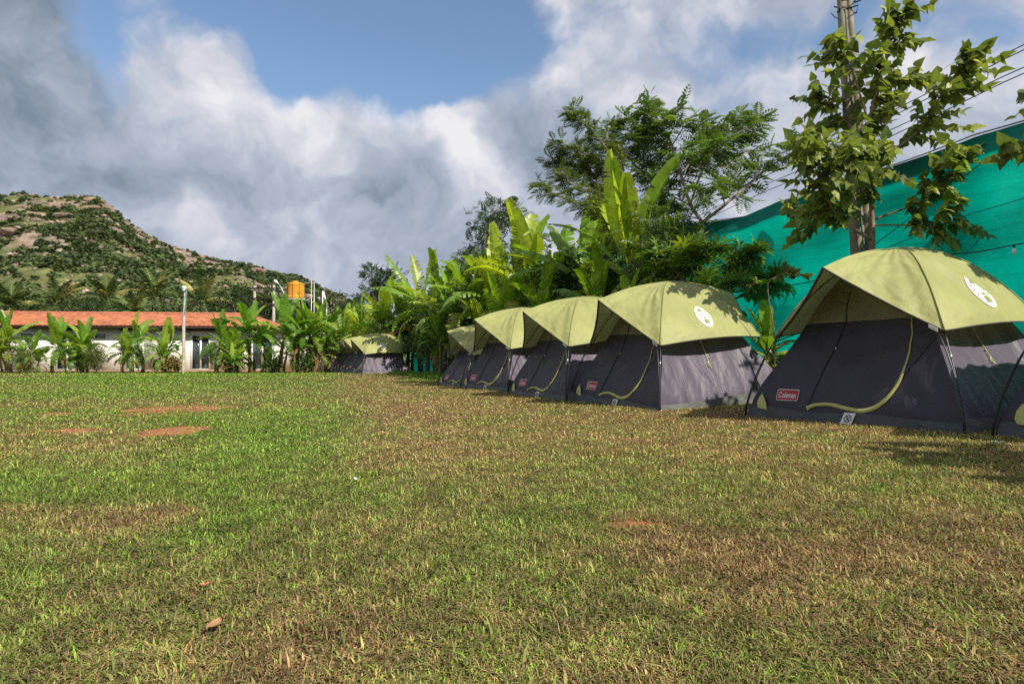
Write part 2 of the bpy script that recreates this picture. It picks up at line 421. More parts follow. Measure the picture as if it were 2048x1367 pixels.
V, Q, T, C = blades(210000, 1.3, 16., 2.1, .0012, .02, 2, True); A.add(V, Q, T, C)
gr = A.build('grass', M_GRASSB); tag(gr, 'short green and straw coloured grass blades of the lawn', 'grass', kind='stuff')

# fallen leaves and scraps on the lawn
def scrap(name, label, cat, u, v, size, col, curl=.4, seed=0, elong=1.8):
    y = CAMH*F/(v-YH); p = W(u, v, y); x = p[0]; z = gz(x, y)+.028
    r = np.random.default_rng(seed); n = 9; G = np.zeros((n, 5, 3))
    for i in range(n):
        s = i/(n-1); w = size/elong/2*math.sin(math.pi*(.06+.9*s))**.7
        for j in range(5):
            q = (j-2)/2
            G[i, j] = ((s-.5)*size, q*w, curl*size*(.5*(s-.5)**2+.45*q*q*.4)+r.normal()*size*.015)
    A = Acc(); A.grid(G@rotz(r.random()*6.28).T, np.array(col))
    o = A.build(name, M_DRY); o.location = (x, y, z); o.rotation_euler = (r.normal()*.2, r.normal()*.2, 0)
    tag(o, label, cat)
M_DRY = colmat('dry_leaf', .7, .2, .25, 40., .3, .004)
scrap('fallen_leaf', 'small curled russet leaf lying on the grass', 'leaf', 411, 1184, .035, (.42, .17, .09), .5, 1, 1.3)
scrap('fallen_leaf', 'long pale pink-brown dry leaf on the grass, nearest to the camera', 'leaf', 427, 1270, .07, (.36, .20, .10), .45, 6, 2.6)
scrap('paper_scrap', 'tiny white scrap on the edge of the bright green grass', 'litter', 711, 966, .028, (.7, .7, .66), .5, 3, 1.4)
scrap('foil_wrapper', 'shiny crumpled wrapper on the shaded grass in front of the big tent', 'litter', 1993, 919, .08, (.55, .6, .68), .6, 4, 1.6)
scrap('fallen_leaf', 'dark brown dry leaf on the dry grass at mid lawn', 'leaf', 1078, 950, .05, (.3, .2, .12), .6, 5)
# ================================================================ tents
HW, TH, EI, EH, BY, BZ = 1.15, 1.80, .262, .90, 1.26, 1.575
def pz(r): return TH*np.power(np.clip(1-np.asarray(r, float)**2, 0, 1), .765)
def rz_(z): return np.sqrt(np.clip(1-(np.clip(z, 0, TH)/TH)**(1/.765), 0, 1))
def pole(sx, sy, r, k=1.): r = np.asarray(r, float); return np.stack([HW*sx*r*k, HW*sy*r*k, pz(r)], -1)
RE = (HW-EI)/HW
def fabricmat(name, col, transl, rough, weave, wr=.5, sheen=0., spec=.35, wst=(1, 1, 1), dirt=.15):
    m, t = newmat(name)
    n1 = noise(t, 2.6, 4, .5, stretch=wst, dist=.9); n2 = ridged(t, 4.5, wst, 1.0, 3.); n3 = noise(t, 350., 1, .5)
    c = mixc(t, col, ramp(t, n1, [(.3, 1-dirt), (.7, 1+dirt*.6)]), 1., 'MULTIPLY')
    c = mixc(t, c, ramp(t, n3, [(.3, 1-weave), (.7, 1+weave)]), 1., 'MULTIPLY')
    b = bump(t, n1, wr, .05); b = bump(t, n2, wr*.85, .012, b)
    return finish(m, t, c, rough, b, spec, transl, sheen)
M_FLY = fabricmat('fly_nylon', (.395, .405, .155), .22, .55, .05, .8, dirt=.14)
M_FLYIN = fabricmat('canopy_mesh', (.27, .245, .14), .25, .75, .1, .35)
M_WALL = fabricmat('wall_nylon_shaded', (.034, .029, .044), .04, .55, .08, .55, .12, .35, (1, 1, .35))  # front wall: shade on the fabric put into a darker colour
M_WALL_LIT = fabricmat('wall_nylon_lit', (.084, .068, .104), .06, .5, .08, .6, .2, .4, (1.6, 1.6, .3))  # same wall fabric, paler: sunlight on the sides put into the colour
M_SKIRT = fabricmat('skirt_nylon_shaded', (.045, .055, .056), 0., .55, .15, .8, .2, .4)  # front and rear skirt: darker colour stands in for shade
M_SKIRT_LIT = fabricmat('skirt_nylon_lit', (.10, .10, .095), 0., .55, .2, .9, .2, .4)  # same skirt on the sides, sunlight painted in as a paler grey
M_PIPE = plain('piping', (.12, .11, .09), .7)
M_TRIM = fabricmat('door_trim_tape', (.50, .50, .16), .1, .6, .05, .3)
M_POLE = plain('pole_black', (.02, .02, .022), .35, .1, spec=.5)
M_FERR = plain('ferrule', (.6, .6, .58), .3, .1, metal=.7)
M_WHITE = plain('white_print', (.70, .70, .67), .5, .06); M_RED = plain('red_label', (.42, .02, .035), .5, .1)
M_KHAKI = plain('khaki_print', (.24, .25, .09), .6, .1); M_BLK = plain('black_print', (.03, .03, .035), .6, .1)
M_CORD = plain('cord_yellow', (.5, .52, .25), .7, .2)

def normals(G):
    a = np.gradient(G, axis=0); b = np.gradient(G, axis=1); n = np.cross(a, b)
    return n/(np.linalg.norm(n, axis=-1)[..., None]+1e-9)
def disp(G, h, sgn=1): return G+normals(G)*np.asarray(h)[..., None]*sgn
# wall: side k (0 front, 1 right, 2 back, 3 left); x across, z height
def wall_pt(k, x, z, off=0., seed=0):
    x = np.asarray(x, float); z = np.asarray(z, float)
    r = rz_(z)*(.985-.17*sstep(.15, 1.1, z)); half = HW*r; q = np.clip(x/np.maximum(half, .01), -1, 1)
    sag = .055*(1-q*q)*np.sin(np.pi*np.clip(z/1.15, 0, 1))
    if k == 0: fold = sum(.013*np.sin(np.arctan2(z-zc, (x-xc)*sgn_)*kk)*np.exp(-np.hypot(x-xc, z-zc)/.75) for (xc, zc, sgn_, kk) in ((.92, 1.02, -1, 17), (-.92, 1.02, 1, 15), (1.1, .05, -1, 13)))+.022*(fbm(x*2.2-z*1.1+9, z*1.3+x*.8, 60+seed, 3)-.5)+.010*(vnoise(x*9-z*5, z*2, 61+seed)-.5)
    else: fold = .034*(fbm(x*3.2+3-z*1.6, z*1.0+1.2*x, 62+seed, 3)-.5)+.022*(vnoise(x*13+2*z, z*1.5, 63+seed)-.5)*np.clip(1.2-z*.5, 0, 1)
    fold = fold*(1-q**6)
    y = -half+sag+fold-off
    P = np.stack([x, y, z+0*x], -1)
    return P@rotz(k*math.pi/2).T
def wall_grid(k, z0, z1, nz_, nx, seed=0, inset=1.):
    zz = np.linspace(z0, z1, nz_); G = []
    for z in zz:
        h = HW*float(rz_(z)*(.985-.17*sstep(.15, 1.1, z)))*inset
        G.append(wall_pt(k, np.linspace(-h, h, nx), np.full(nx, z), 0, seed))
    return np.array(G)
def fly_side(s, t, sx):     # s -1.. across front->back 0..1, t 0 peak ..1 rim
    a = pole(sx, -1, RE*t, 1.012); b = pole(sx, 1, RE*t, 1.012)
    P = a*(1-s)[..., None]+b*s[..., None]
    P[..., 2] += .022+.05*4*s*(1-s)*sstep(.7, 1., t)
    P[..., 0] += sx*(-.02*np.sin(np.pi*s)*np.sin(np.pi*t)+.10*np.sin(np.pi*s)**.7*sstep(.6, 1, t))
    return P
def fly_front(s, t, sx, sy):  # s 0 ridge .. 1 pole
    ry = BY*np.power(t, 1.0)
    a = np.stack([0*t, sy*ry, TH-(TH-BZ)*t*t+.022], -1)
    b = pole(sx, sy, RE*t, 1.012); b[..., 2] += .022
    P = a*(1-s)[..., None]+b*s[..., None]
    P[..., 2] -= .045*4*s*(1-s)*sstep(.2, .7, t)*(1-.35*t)
    P[..., 1] += -sy*.03*np.sin(np.pi*s)*sstep(.8, 1, t)
    return P
def mk_tent(seed, slack=1.):
    root = thing('dome_tent', '-', 'tent')
    ns, ntt = 40, 36
    s, t = np.meshgrid(np.linspace(0, 1, ns), np.linspace(.001, 1, ntt), indexing='ij')
    A = Acc()
    for sx in (1, -1):
        G = fly_side(s, t, sx)
        h = .040*(fbm(s*3+t*2, t*3.2-s, seed+3, 3)-.5)*np.sin(np.pi*s)**.5*np.clip(t*1.3, 0, 1)*slack
        h += .045*slack*np.exp(-((s-.30-.55*(t-.45))/.10)**2)*sstep(.2, .45, t)*sstep(.98, .7, t)*(1 if seed % 2 else .15)
        A.grid(disp(G, h, -1 if sx > 0 else 1))
        for sy in (-1, 1):
            G = fly_front(s, t, sx, sy)
            ray = np.sin((s-.5)*26/(.35+t)+3*vnoise(s*4, t*4, seed))*.006
            h = (.038*(fbm(s*3.5+5, t*4-s*2, seed+8+sx+sy, 3)-.5)+ray)*np.sin(np.pi*s)**.6*np.clip(t*1.5, 0, 1)*slack
            A.grid(disp(G, h))
    fly = A.build('rain_fly', M_FLY, root, usecol=False)
    # piping on the rims and seams over the poles
    A = Acc(); q = np.linspace(0, 1, 24); o = np.ones(24)
    for sx in (1, -1):
        A.tube(fly_side(q, o, sx), .008, 5)
        for sy in (-1, 1): A.tube(fly_front(q, o, sx, sy), .008, 5)
    A.build('piping', M_PIPE, fly, usecol=False)
    A = Acc()
    for sx in (1, -1):
        for sy in (-1, 1):
            P = pole(sx, sy, RE*np.linspace(.02, 1, 30), 1.018); P[:, 2] += .026; A.tube(P, .006, 5)
    A.build('seam', M_FLY, fly, usecol=False)
    # walls
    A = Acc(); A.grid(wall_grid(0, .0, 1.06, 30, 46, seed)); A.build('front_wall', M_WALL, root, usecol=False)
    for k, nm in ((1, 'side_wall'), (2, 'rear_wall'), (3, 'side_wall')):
        A = Acc(); A.grid(wall_grid(k, .0, 1.06, 26, 60, seed+k)); A.build(nm, M_WALL_LIT, root, usecol=False)
    A = Acc()
    for k in range(4): A.grid(wall_grid(k, 1.06, 1.77, 18, 24, seed+k))
    A.build('mesh_canopy', M_FLYIN, root, usecol=False)
    # bathtub floor skirt, set proud of the walls
    for k in range(4):
        G = []
        for z in np.linspace(-.05, .155, 8):
            h = HW*.993; x = np.linspace(-h, h, 50)
            w = .012*(fbm(x*5+z*9, z*8+x, 70+seed+k, 3)-.5)*2
            zz = z+.012*np.sin(x*5+k)*(z > .1)+.010*(vnoise(x*6, x*0, seed+k)-.5)*(z > .1)
            hw = HW*rz_(np.clip(zz, 0, 1))*.985
            y = -(hw+.012+w*.8+.012*(1-z/.155))
            G.append(np.stack([x*np.minimum(1, (hw+.01)/HW), y, zz], -1)@rotz(k*math.pi/2).T)
        A = Acc(); A.grid(np.array(G)); A.build('floor_skirt', M_SKIRT if k in (0, 2) else M_SKIRT_LIT, root, usecol=False)
    # poles: two shafts beside each other from the foot to the eave hub, main shaft on over the peak
    for sx in (1, -1):
        for sy in (-1, 1):
            r = np.linspace(1.0, RE, 12)
            P = pole(sx, sy, r); P[:, 0] += sx*.014; P[:, 1] += sy*.014; P[0, 2] = -.03
            A = Acc(); A.tube(P, .0065, 6)
            # brow pole: same foot, drifts away at the top
            tt = np.linspace(0, 1, 12); P2 = P.copy(); P2[:, 0] += -sx*.035*tt+sx*.02*np.sin(np.pi*tt); P2[:, 1] += sy*.012+sy*.02*tt
            A.tube(P2, .0065, 6)
            po = A.build('pole', M_POLE, root, usecol=False)
            A = Acc(); m_ = len(P)//2+1; A.tube([P[m_]*.75+P[m_+1]*.25, P[m_]*.0+P[m_+1]*1.], .0095, 8); A.build('ferrule', M_FERR, po, usecol=False)
            A = Acc(); A.tube([P[0]+[0, 0, .0], P[0]*.96+P[1]*.04+[0, 0, .05]], .016, 6); A.build('foot_clip', M_POLE, po, usecol=False)
    A = Acc()
    for sx in (1, -1):
        for sy in (-1, 1): A.tube(pole(sx, sy, np.linspace(RE, .0, 26), .992)-np.array([0, 0, .006]), .0065, 6)
    A.build('arch_pole', M_POLE, root, usecol=False)
    for sy in (-1, 1):
        A = Acc(); P = np.concatenate([fly_front(np.linspace(1, 0, 14), np.ones(14), -1, sy), fly_front(np.linspace(0, 1, 14), np.ones(14), 1, sy)[1:]])
        P[:, 2] -= .014; P[:, 1] -= sy*.012; A.tube(P, .0065, 6); A.build('brow_pole', M_POLE, root, usecol=False)
    # black straps joining the fly hub to the wall
    for sx in (1, -1):
        A = Acc(); p = pole(sx, -1, RE); A.tube([p+[0, -.02, -.02], wall_pt(0, sx*.72, .97, 0.01, seed)], [.008, .005], 5)
        A.build('hub_strap', M_POLE, root, usecol=False)
    # black sheet standing in for the darkness of the vent opening, left wing
    s_, t_ = np.meshgrid(np.linspace(.62, .80, 6), np.linspace(.55, .74, 8), indexing='ij'); Gv = fly_front(s_, t_, -1, -1); Gv[..., 2] -= .035
    A = Acc(); A.grid(Gv); A.build('vent_darkness', M_BLK, root, usecol=False)
    # door: curved zip with wide lime tape, straight zip on the left
    tr = np.array([(.47, 1.20), (.48, 1.08), (.52, .93), (.53, .79), (.53, .61), (.50, .45), (.44, .31), (.34, .22), (.18, .175), (0, .20), (-.17, .235), (-.30, .215), (-.39, .175)])
    wd = np.array([.012, .012, .013, .015, .022, .034, .04, .042, .04, .036, .032, .034, .045])
    q = np.linspace(0, len(tr)-1, 70); px = np.interp(q, range(len(tr)), tr[:, 0]); py = np.interp(q, range(len(tr)), tr[:, 1]); w = np.interp(q, range(len(tr)), wd)
    for _ in range(6):
        px[1:-1] = (px[:-2]+px[2:]+2*px[1:-1])/4; py[1:-1] = (py[:-2]+py[2:]+2*py[1:-1])/4
    dx = np.gradient(px); dz = np.gradient(py); l = np.hypot(dx, dz); nx, nz_ = -dz/l, dx/l
    flut = .006*np.sin(q*2.3)
    def ribbon(px, py, w, nx, nz_, off, name, mat, parent):
        G = []
        for k in np.linspace(-1, 1, 5):
            G.append(wall_pt(0, px+nx*w/2*k, py+nz_*w/2*k, off+.010*(1-k*k), seed))
        A = Acc(); A.grid(np.array(G)); return A.build(name, mat, parent, usecol=False)
    door = ribbon(px, py+flut*.5, w, nx, nz_, .008, 'door_trim', M_TRIM, root)
    zp = np.array([(-.22, 1.38), (-.2, 1.06), (-.26, .81), (-.33, .56), (-.38, .2)]); q = np.linspace(0, 4, 30)
    zx = np.interp(q, range(5), zp[:, 0]); zz = np.interp(q, range(5), zp[:, 1])
    A = Acc(); A.tube(wall_pt(0, zx, zz, .008, seed), .0055, 5); zo = A.build('zip', M_BLK, root, usecol=False)
    A = Acc(); p = wall_pt(0, np.array([-.262]), np.array([.80]), .012, seed)[0]; A.tube([p, p+[.012, -.012, -.03]], .007, 6); A.build('zip_pull', M_FERR, zo, usecol=False)
    # stowed door flap line: outer seam of the door cloth
    A = Acc(); A.tube(wall_pt(0, np.array([.53, .62, .74, .80]), np.array([.50, .66, .86, 1.0]), .004, seed), .003, 4); A.build('wall_seam', M_BLK, root, usecol=False)
    # lime corner patch
    A = Acc(); pts = []
    for (x, z) in [(-.985, .33), (-1.0, .16), (-.87, .135)]: pts.append(wall_pt(0, np.array([x]), np.array([z]), .03, seed)[0])
    v = np.array([wall_pt(0, np.array([x]), np.array([z]), .03, seed)[0] for (x, z) in [(-.965, .31), (-1.0, .25), (-1.01, .19), (-.99, .15), (-.87, .135), (-.885, .19), (-.92, .25)]])
    A.add(v, T=[(0, 1, 6), (1, 5, 6), (1, 2, 5), (2, 3, 4), (2, 4, 5)]); A.build('corner_patch', M_TRIM, root, usecol=False)
    # printed patches -------------------------------------------------
    def rrect(cx, cz, w, h, r, n=5):
        out = []
        for (sx, sz, a0) in ((1, 1, 0), (-1, 1, 90), (-1, -1, 180), (1, -1, 270)):
            for i in range(n):
                a = R(a0+90*i/(n-1)); out.append((cx+sx*(w/2-r)+r*math.cos(a), cz+sz*(h/2-r)+r*math.sin(a)))
        return out
    def fan(poly, f, name, mat, parent, c=None, ):
        P = [np.array(p) for p in poly]; c = np.mean(P, 0) if c is None else np.array(c)
        rings = [np.array([c+(p-c)*k for p in P]) for k in (0.02, .35, .7, 1.)]
        A = Acc(); n = len(P); V = np.concatenate([f(rg) for rg in rings]); Q = []
        for a in range(3):
            for j in range(n): Q.append((a*n+j, a*n+(j+1) % n, (a+1)*n+(j+1) % n, (a+1)*n+j))
        A.add(V, Q); return A.build(name, mat, parent, usecol=False)
    tilt = .0
    fw = lambda off: (lambda P: wall_pt(0, P[:, 0], P[:, 1], off, seed))
    lab = fan(rrect(-.655, .30, .262, .118, .02), fw(.009), 'name_patch', M_WHITE, root)
    fan(rrect(-.655, .30, .248, .104, .016), fw(.0115), 'patch_field', M_RED, lab)
    def text_on(txt, f, cx, cz, width, height, name, mat, parent):
        cu = bpy.data.curves.new('txt', 'FONT'); cu.body = txt; cu.size = 1; cu.resolution_u = 3; cu.offset = .012
        to = bpy.data.objects.new('txt', cu); COL.objects.link(to); bpy.context.view_layer.update()
        dg = bpy.context.evaluated_depsgraph_get(); me = bpy.data.meshes.new_from_object(to.evaluated_get(dg))
        bpy.data.objects.remove(to); bpy.data.curves.remove(cu)
        P = np.array([v.co[:2] for v in me.vertices]); lo, hi = P.min(0), P.max(0)
        P = (P-(lo+hi)/2)/(hi-lo)*np.array([width, height])+np.array([cx, cz])
        Vn = f(P)
        me.vertices.foreach_set('co', Vn.astype(np.float32).ravel()); me.name = name; me.materials.clear(); me.materials.append(mat)
        o = bpy.data.objects.new(name, me); COL.objects.link(o); o.parent = parent; return o
    text_on('Coleman', fw(.0145), -.655, .300, .205, .062, 'lettering', M_WHITE, lab)
    # white care tag on the skirt with a crossed circle
    def sk(off):
        def f(P):
            z = P[:, 1]; hw = HW*rz_(z)*.985; return np.stack([P[:, 0], -(hw+.034+off+.012*(1-z/.155)), z], -1)
        return f
    sh_ = np.array([[1, 0], [.35, 1]])
    poly = [(x+(z-.11)*.35, z) for (x, z) in [(.045, .055), (.165, .055), (.165, .165), (.045, .165)]]
    tg = fan(poly, sk(.0), 'warning_tag', M_WHITE, root)
    A = Acc(); th = np.linspace(0, 2*np.pi, 20)
    A.tube(sk(.004)(np.stack([.105+.034*np.cos(th)+.012*np.sin(th), .11+.036*np.sin(th)], -1)), .0028, 4, cap=False)
    A.tube(sk(.004)(np.array([(.083, .085), (.130, .135)])), .003, 4); A.tube(sk(.004)(np.array([(.092, .132), (.118, .088)])), .005, 4)
    A.build('pictogram', M_BLK, tg, usecol=False)
    # small white tag hanging from the fly edge near the right hub
    p0 = fly_front(np.array([.88, .955]), np.array([1., 1.]), 1, -1)
    A = Acc(); a, b = p0; d = (b-a)/np.linalg.norm(b-a); dn = np.array([0, -.004, -.034])
    G = np.array([[a+(b-a)*i/4+dn*j/2+np.array([0, -.012, 0]) for j in range(3)] for i in range(5)]); A.grid(G)
    ft = A.build('size_tag', M_WHITE, root, usecol=False)
    A = Acc()
    for i in range(6):
        c0 = a+(b-a)*(.15+.13*i)+np.array([0, -.016, 0]); A.tube([c0+dn*.3, c0+dn*.7+(b-a)*.03], .0022, 3)
    A.build('print', M_BLK, ft, usecol=False)
    # lantern emblem on each side panel of the fly
    for sx in (1, -1):
        LX, LZ = 1.05, 0.0
        def fe(off, sx=sx):
            def f(P):   # P: (x right as seen from outside, y up) metres
                t0 = .81; sc = 2*HW*RE*t0
                tt = t0-P[:, 1]/1.02; ss = .47+P[:, 0]/sc
                if sx < 0: ss = .53-P[:, 0]/sc
                p = fly_side(ss, tt, sx); h = .040*(fbm(ss*3+tt*2, tt*3.2-ss, seed+3, 3)-.5)*np.sin(np.pi*ss)**.5*np.clip(tt*1.3, 0, 1)*slack
                h += .045*slack*np.exp(-((ss-.30-.55*(tt-.45))/.10)**2)*sstep(.2, .45, tt)*sstep(.98, .7, tt)*(1 if seed % 2 else .15)
                e = .01; n = np.cross(fly_side(ss+e, tt, sx)-p, fly_side(ss, tt-e, sx)-p); n /= np.linalg.norm(n, axis=1)[:, None]
                n *= sx
                return p+n*(h*1.+off)[:, None]
            return f
        th = np.linspace(0, 2*np.pi, 33)[:-1]
        em = fan([(.112*math.cos(a), .112*math.sin(a)) for a in th], fe(.006), 'emblem', M_WHITE, fly)
        shapes = [[(-.04, .085), (0, .11), (.04, .085), (.052, .066), (-.052, .066)],
                  [(-.038, .050), (-.032, .050), (-.026, -.018), (-.032, -.018)], [(.038, .050), (.026, -.018), (.032, -.018), (.044, .050)],
                  [(-.03, -.022), (.03, -.022), (.03, -.036), (-.03, -.036)],
                  [(-.034, -.048), (.034, -.048), (.048, -.098), (-.048, -.098)]]
        for a in (155, 180, 205, -25, 0, 25):
            c, s_ = math.cos(R(a)), math.sin(R(a)); shapes.append([(c*r-s_*w, s_*r+c*w+.01) for (r, w) in ((.075, .004), (.115, .006), (.115, -.006), (.075, -.004))])
        A = Acc()
        for poly in shapes:
            P = np.array(poly)*.8; c0 = P.mean(0); V = fe(.0095)(np.concatenate([P, [c0]])); n = len(P)
            A.add(V, T=[(j, (j+1) % n, n) for j in range(n)])
        A.build('lantern_mark', M_KHAKI, em, usecol=False)
    # cord hanging at the middle of the side rim
    A = Acc(); p = fly_side(np.array([.47]), np.array([1.]), 1)[0]
    z = np.linspace(0, .42, 12); w = wall_pt(1, np.full(12, -.05), p[2]-z-.02, .02, seed+1)
    A.tube(w, .005, 5)
    A.tube([w[4], w[4]+[.01, .03, -.06], w[5]+[.012, .045, -.07], w[6]], .007, 5); A.tube([w[8], w[8]+[.01, -.03, -.03], w[10]+[.01, -.02, 0]], .006, 5)
    A.tube([w[0]+[0, -.02, .015], w[1]+[.006, -.02, .0], w[2]], .006, 5)
    A.build('hanging_cord', M_CORD, root, usecol=False)
    return root
def set_tent(o, row):
    _, x, y, th, z0, gx, gy = row
    n = Vector((-gx, -gy, 1)).normalized()
    q = Vector((0, 0, 1)).rotation_difference(n)
    o.matrix_world = Matrix.Translation((x, y, z0-.012)) @ q.to_matrix().to_4x4() @ Matrix.Rotation(th, 4, 'Z')
TL = {'T5': 'nearest fully visible dome tent, its lantern emblem crumpled by a fold in the fly',
      'T4': 'near row dome tent with round white emblem and a cord on its sunlit side wall',
      'T3': 'third tent of the near row from the right frame edge side, its left brow touching the sky-lit fly of the next tent',
      'T2': 'pale fronted dome tent of the near row standing second from its far left end',
      'T1': 'sagging low dome tent at the far left end of the near row',
      'T0': 'small distant dome tent with round white emblem, nearest of the far group',
      'Ta': 'distant dome tent directly behind the emblem tent of the far group', 'Tb': 'distant dome tent, third from the front in the far group',
      'Tc': 'furthest dome tent, leftmost of the far group beside the lawn', 'T6': 'dark tent cut off by the right edge of the photo with a lime corner patch'}
TL['T3'] = 'dome tent of the near row just left of the tent with the round white emblem'
protoA = mk_tent(3); protoB = mk_tent(8, 1.1)
for i, row in enumerate(TENTS):
    n = row[0]
    if n == 'T5': o = protoA
    elif n == 'T4': o = protoB
    elif n in ('T3', 'T1', 'T6', 'Tb'): o = copy_tree(protoA)
    else: o = copy_tree(protoB)
    set_tent(o, row)
    if n == 'T1': o.scale = (1.0, .97, .93)
    if n == 'T3': o.scale = (1, 1, .985)
    tag(o, TL[n], 'tent', 'tents in the far group' if n in ('T0', 'Ta', 'Tb', 'Tc') else 'tents in the near row')
# ================================================================ plant builders
def curve(p0, az, el, L, bend, n, twist=0.):
    """points of a stalk starting at p0, elevation el falling by bend (radians) along it"""
    s = np.linspace(0, 1, n); e = el-bend*s**1.35; a = az+twist*s
    d = np.stack([np.cos(e)*np.cos(a), np.cos(e)*np.sin(a), np.sin(e)], -1)
    P = np.zeros((n, 3)); P[1:] = np.cumsum((d[1:]+d[:-1])/2*L/(n-1), axis=0)
    return P+np.asarray(p0), d
def banana_leaf(A, p0, az, el, L, Wd, bend, r, tear, col, fold=.35, nseg=28):
    P, d = curve(p0, az, el, L, bend, nseg+1, r.normal()*.25)
    s = np.linspace(0, 1, nseg+1)
    side = np.stack([-np.sin(az+0*s), np.cos(az+0*s), 0*s], -1)
    nrm = np.cross(side, d); nrm = np.where(nrm[:, 2:3] < 0, -nrm, nrm) if el < 1.2 else nrm
    pet = .16
    q = np.clip((s-pet)/(1-pet), 0, 1)
    w = Wd/2*np.sin(np.pi*np.clip(.04+.93*q**.85, 0, 1))**.55*(s > pet*.9)
    roll = r.normal()*.35
    A.tube(P, np.linspace(.018, .004, nseg+1)*max(L/1.8, .6), 4, C=np.array(col)*1.25+np.array([.05, .05, .0]), cap=False)
    V = []; Q = []; C = []
    for sg in (1, -1):
        flap = fold+roll*sg; group = 0; ga = 0; gr_ = 0; k = 0
        for i in range(nseg):
            if w[i]+w[i+1] < 1e-3: continue
            if k <= 0:
                k = int(r.integers(1, 3)) if r.random() < tear*1.5 else int(r.integers(3, 9)); ga = r.normal()*(.12+.30*tear); torn = r.random() < (.35+tear); gl = 1-.25*tear*r.random(); first = True
            k -= 1; last = k <= 0
            for jj, (ii, edge) in enumerate(((i, first), (i+1, last))):
                lat = side[ii]*sg
                a1 = -flap*.35+ga*.3; a2 = -flap-ga-.5*tear*q[ii]
                c = P[ii]
                slide = d[ii]*(L/nseg)*(.42 if (edge and torn and jj == 0) else (-.42 if (edge and torn and jj == 1) else 0))
                fw = d[ii]*w[ii]*.28
                m1 = c+(lat*math.cos(a1)+nrm[ii]*math.sin(a1))*w[ii]*.5+fw*.5+slide*.4
                m2 = m1+(lat*math.cos(a2)+nrm[ii]*math.sin(a2))*w[ii]*.5*gl+fw*.5+slide*.6
                V += [c, m1, m2]
            b = len(V)-6
            if sg > 0: Q += [(b, b+1, b+4, b+3), (b+1, b+2, b+5, b+4)]
            else: Q += [(b, b+3, b+4, b+1), (b+1, b+4, b+5, b+2)]
            first = False
            t = 1+r.normal()*.07
            cc = np.array(col)*t; C += [cc*1.1, cc, cc*.95]*2
    # brown ragged edge on some
    if V: A.add(V, Q, C=np.clip(np.array(C), 0, 1))
def banana(label, pos, H, n=9, spread=1., tear=.3, seed=0, leafL=None, tint=(1, 1, 1), dead=2, group=None, stemfrac=.48, lean=0., stems=1, up=.0, rstem=1., wf=1.):
    r = np.random.default_rng(seed)
    root = thing('banana_plant', label, 'banana plant', (pos[0], pos[1], pos[2]), 0, group)
    AL = Acc(); AS = Acc(); AD = Acc()
    for k in range(stems):
        off = np.array([0, 0, 0.]) if k == 0 else np.array([r.normal()*.35, r.normal()*.3, 0])
        Hk = H*(1 if k == 0 else r.uniform(.45, .75)); L = (leafL or Hk*.5)*(1 if k == 0 else .75)
        hs = Hk*stemfrac; rs = (.035+.022*Hk)*rstem
        az0 = r.random()*6.28
        ss = np.linspace(0, 1, 8)
        SP = off+np.stack([lean*ss**2*hs+.03*np.sin(ss*4+az0), .03*np.cos(ss*3+az0), ss*hs-.05], -1)
        sc = np.array([.20, .19, .07])*(1+.25*np.sin(ss*9+az0))[:, None]; sc[:3] = sc[:3]*.6+np.array([.10, .06, .03])*.4
        AS.tube(SP, rs*(1-.45*ss), 8, C=sc)
        top = SP[-1]
        for i in range(n):
            f = i/(max(n-1, 1)); az = az0+i*2.4+r.normal()*.3
            el = R(86-50*f*spread+r.normal()*8+up*10*(1-f)); bend = R(18+88*f*spread+r.normal()*18)*(1-.3*up)
            Lk = L*(1.02-.16*f+r.normal()*.07); c = np.array([.135, .245, .035]) if r.random() > .4 else np.array([.25, .34, .05])
            c = c*np.array(tint)*(1+r.normal()*.14)*(1.12-.35*f)
            banana_leaf(AL, top-np.array([0, 0, hs*.12*f]), az, el, Lk, Lk*(.27+.05*r.random())*wf, bend, r, tear*(.6+.8*f), c, fold=.15+.5*r.random())
        for i in range(dead):
            c = np.array([.24, .15, .06])*(1+r.normal()*.15)
            banana_leaf(AD, top-np.array([0, 0, hs*.25]), r.random()*6.28, R(10-30*r.random()), L*.75, L*.16, R(70), r, .9, c, fold=1.1, nseg=12)
    AS.build('stem', M_BARK, root); AL.build('leaves', M_BANANA, root, smooth=True)
    if dead: AD.build('dead_leaves', M_BANANA, root)
    return root

# leaf templates: (verts, quads, tris); +y along the leaf, z up
def T_blade(w=.3, fold=.12, tip=.1):
    v = np.array([(0, 0, 0), (-w/2, .35, fold), (0, .4, 0), (w/2, .35, fold), (-w*.36, .7, fold*.7-tip*.3), (0, .72, -tip*.4), (w*.36, .7, fold*.7-tip*.3), (0, 1, -tip)])
    return v, [(1, 2, 5, 4), (2, 3, 6, 5)], [(0, 2, 1), (0, 3, 2), (4, 5, 7), (5, 6, 7)]
def T_heart():
    v = [(0, 0, 0), (-.20, -.08, .01), (-.40, .04, .04), (-.43, .27, .05), (-.25, .60, .02), (0, 1.08, -.12), (.25, .60, .02), (.43, .27, .05), (.40, .04, .04), (.20, -.08, .01), (0, .35, 0), (0, .65, -.03)]
    return np.array(v), [(0, 10, 3, 2), (10, 11, 4, 3), (0, 8, 7, 10), (10, 7, 6, 11)], [(0, 2, 1), (0, 9, 8), (11, 5, 4), (11, 6, 5)]
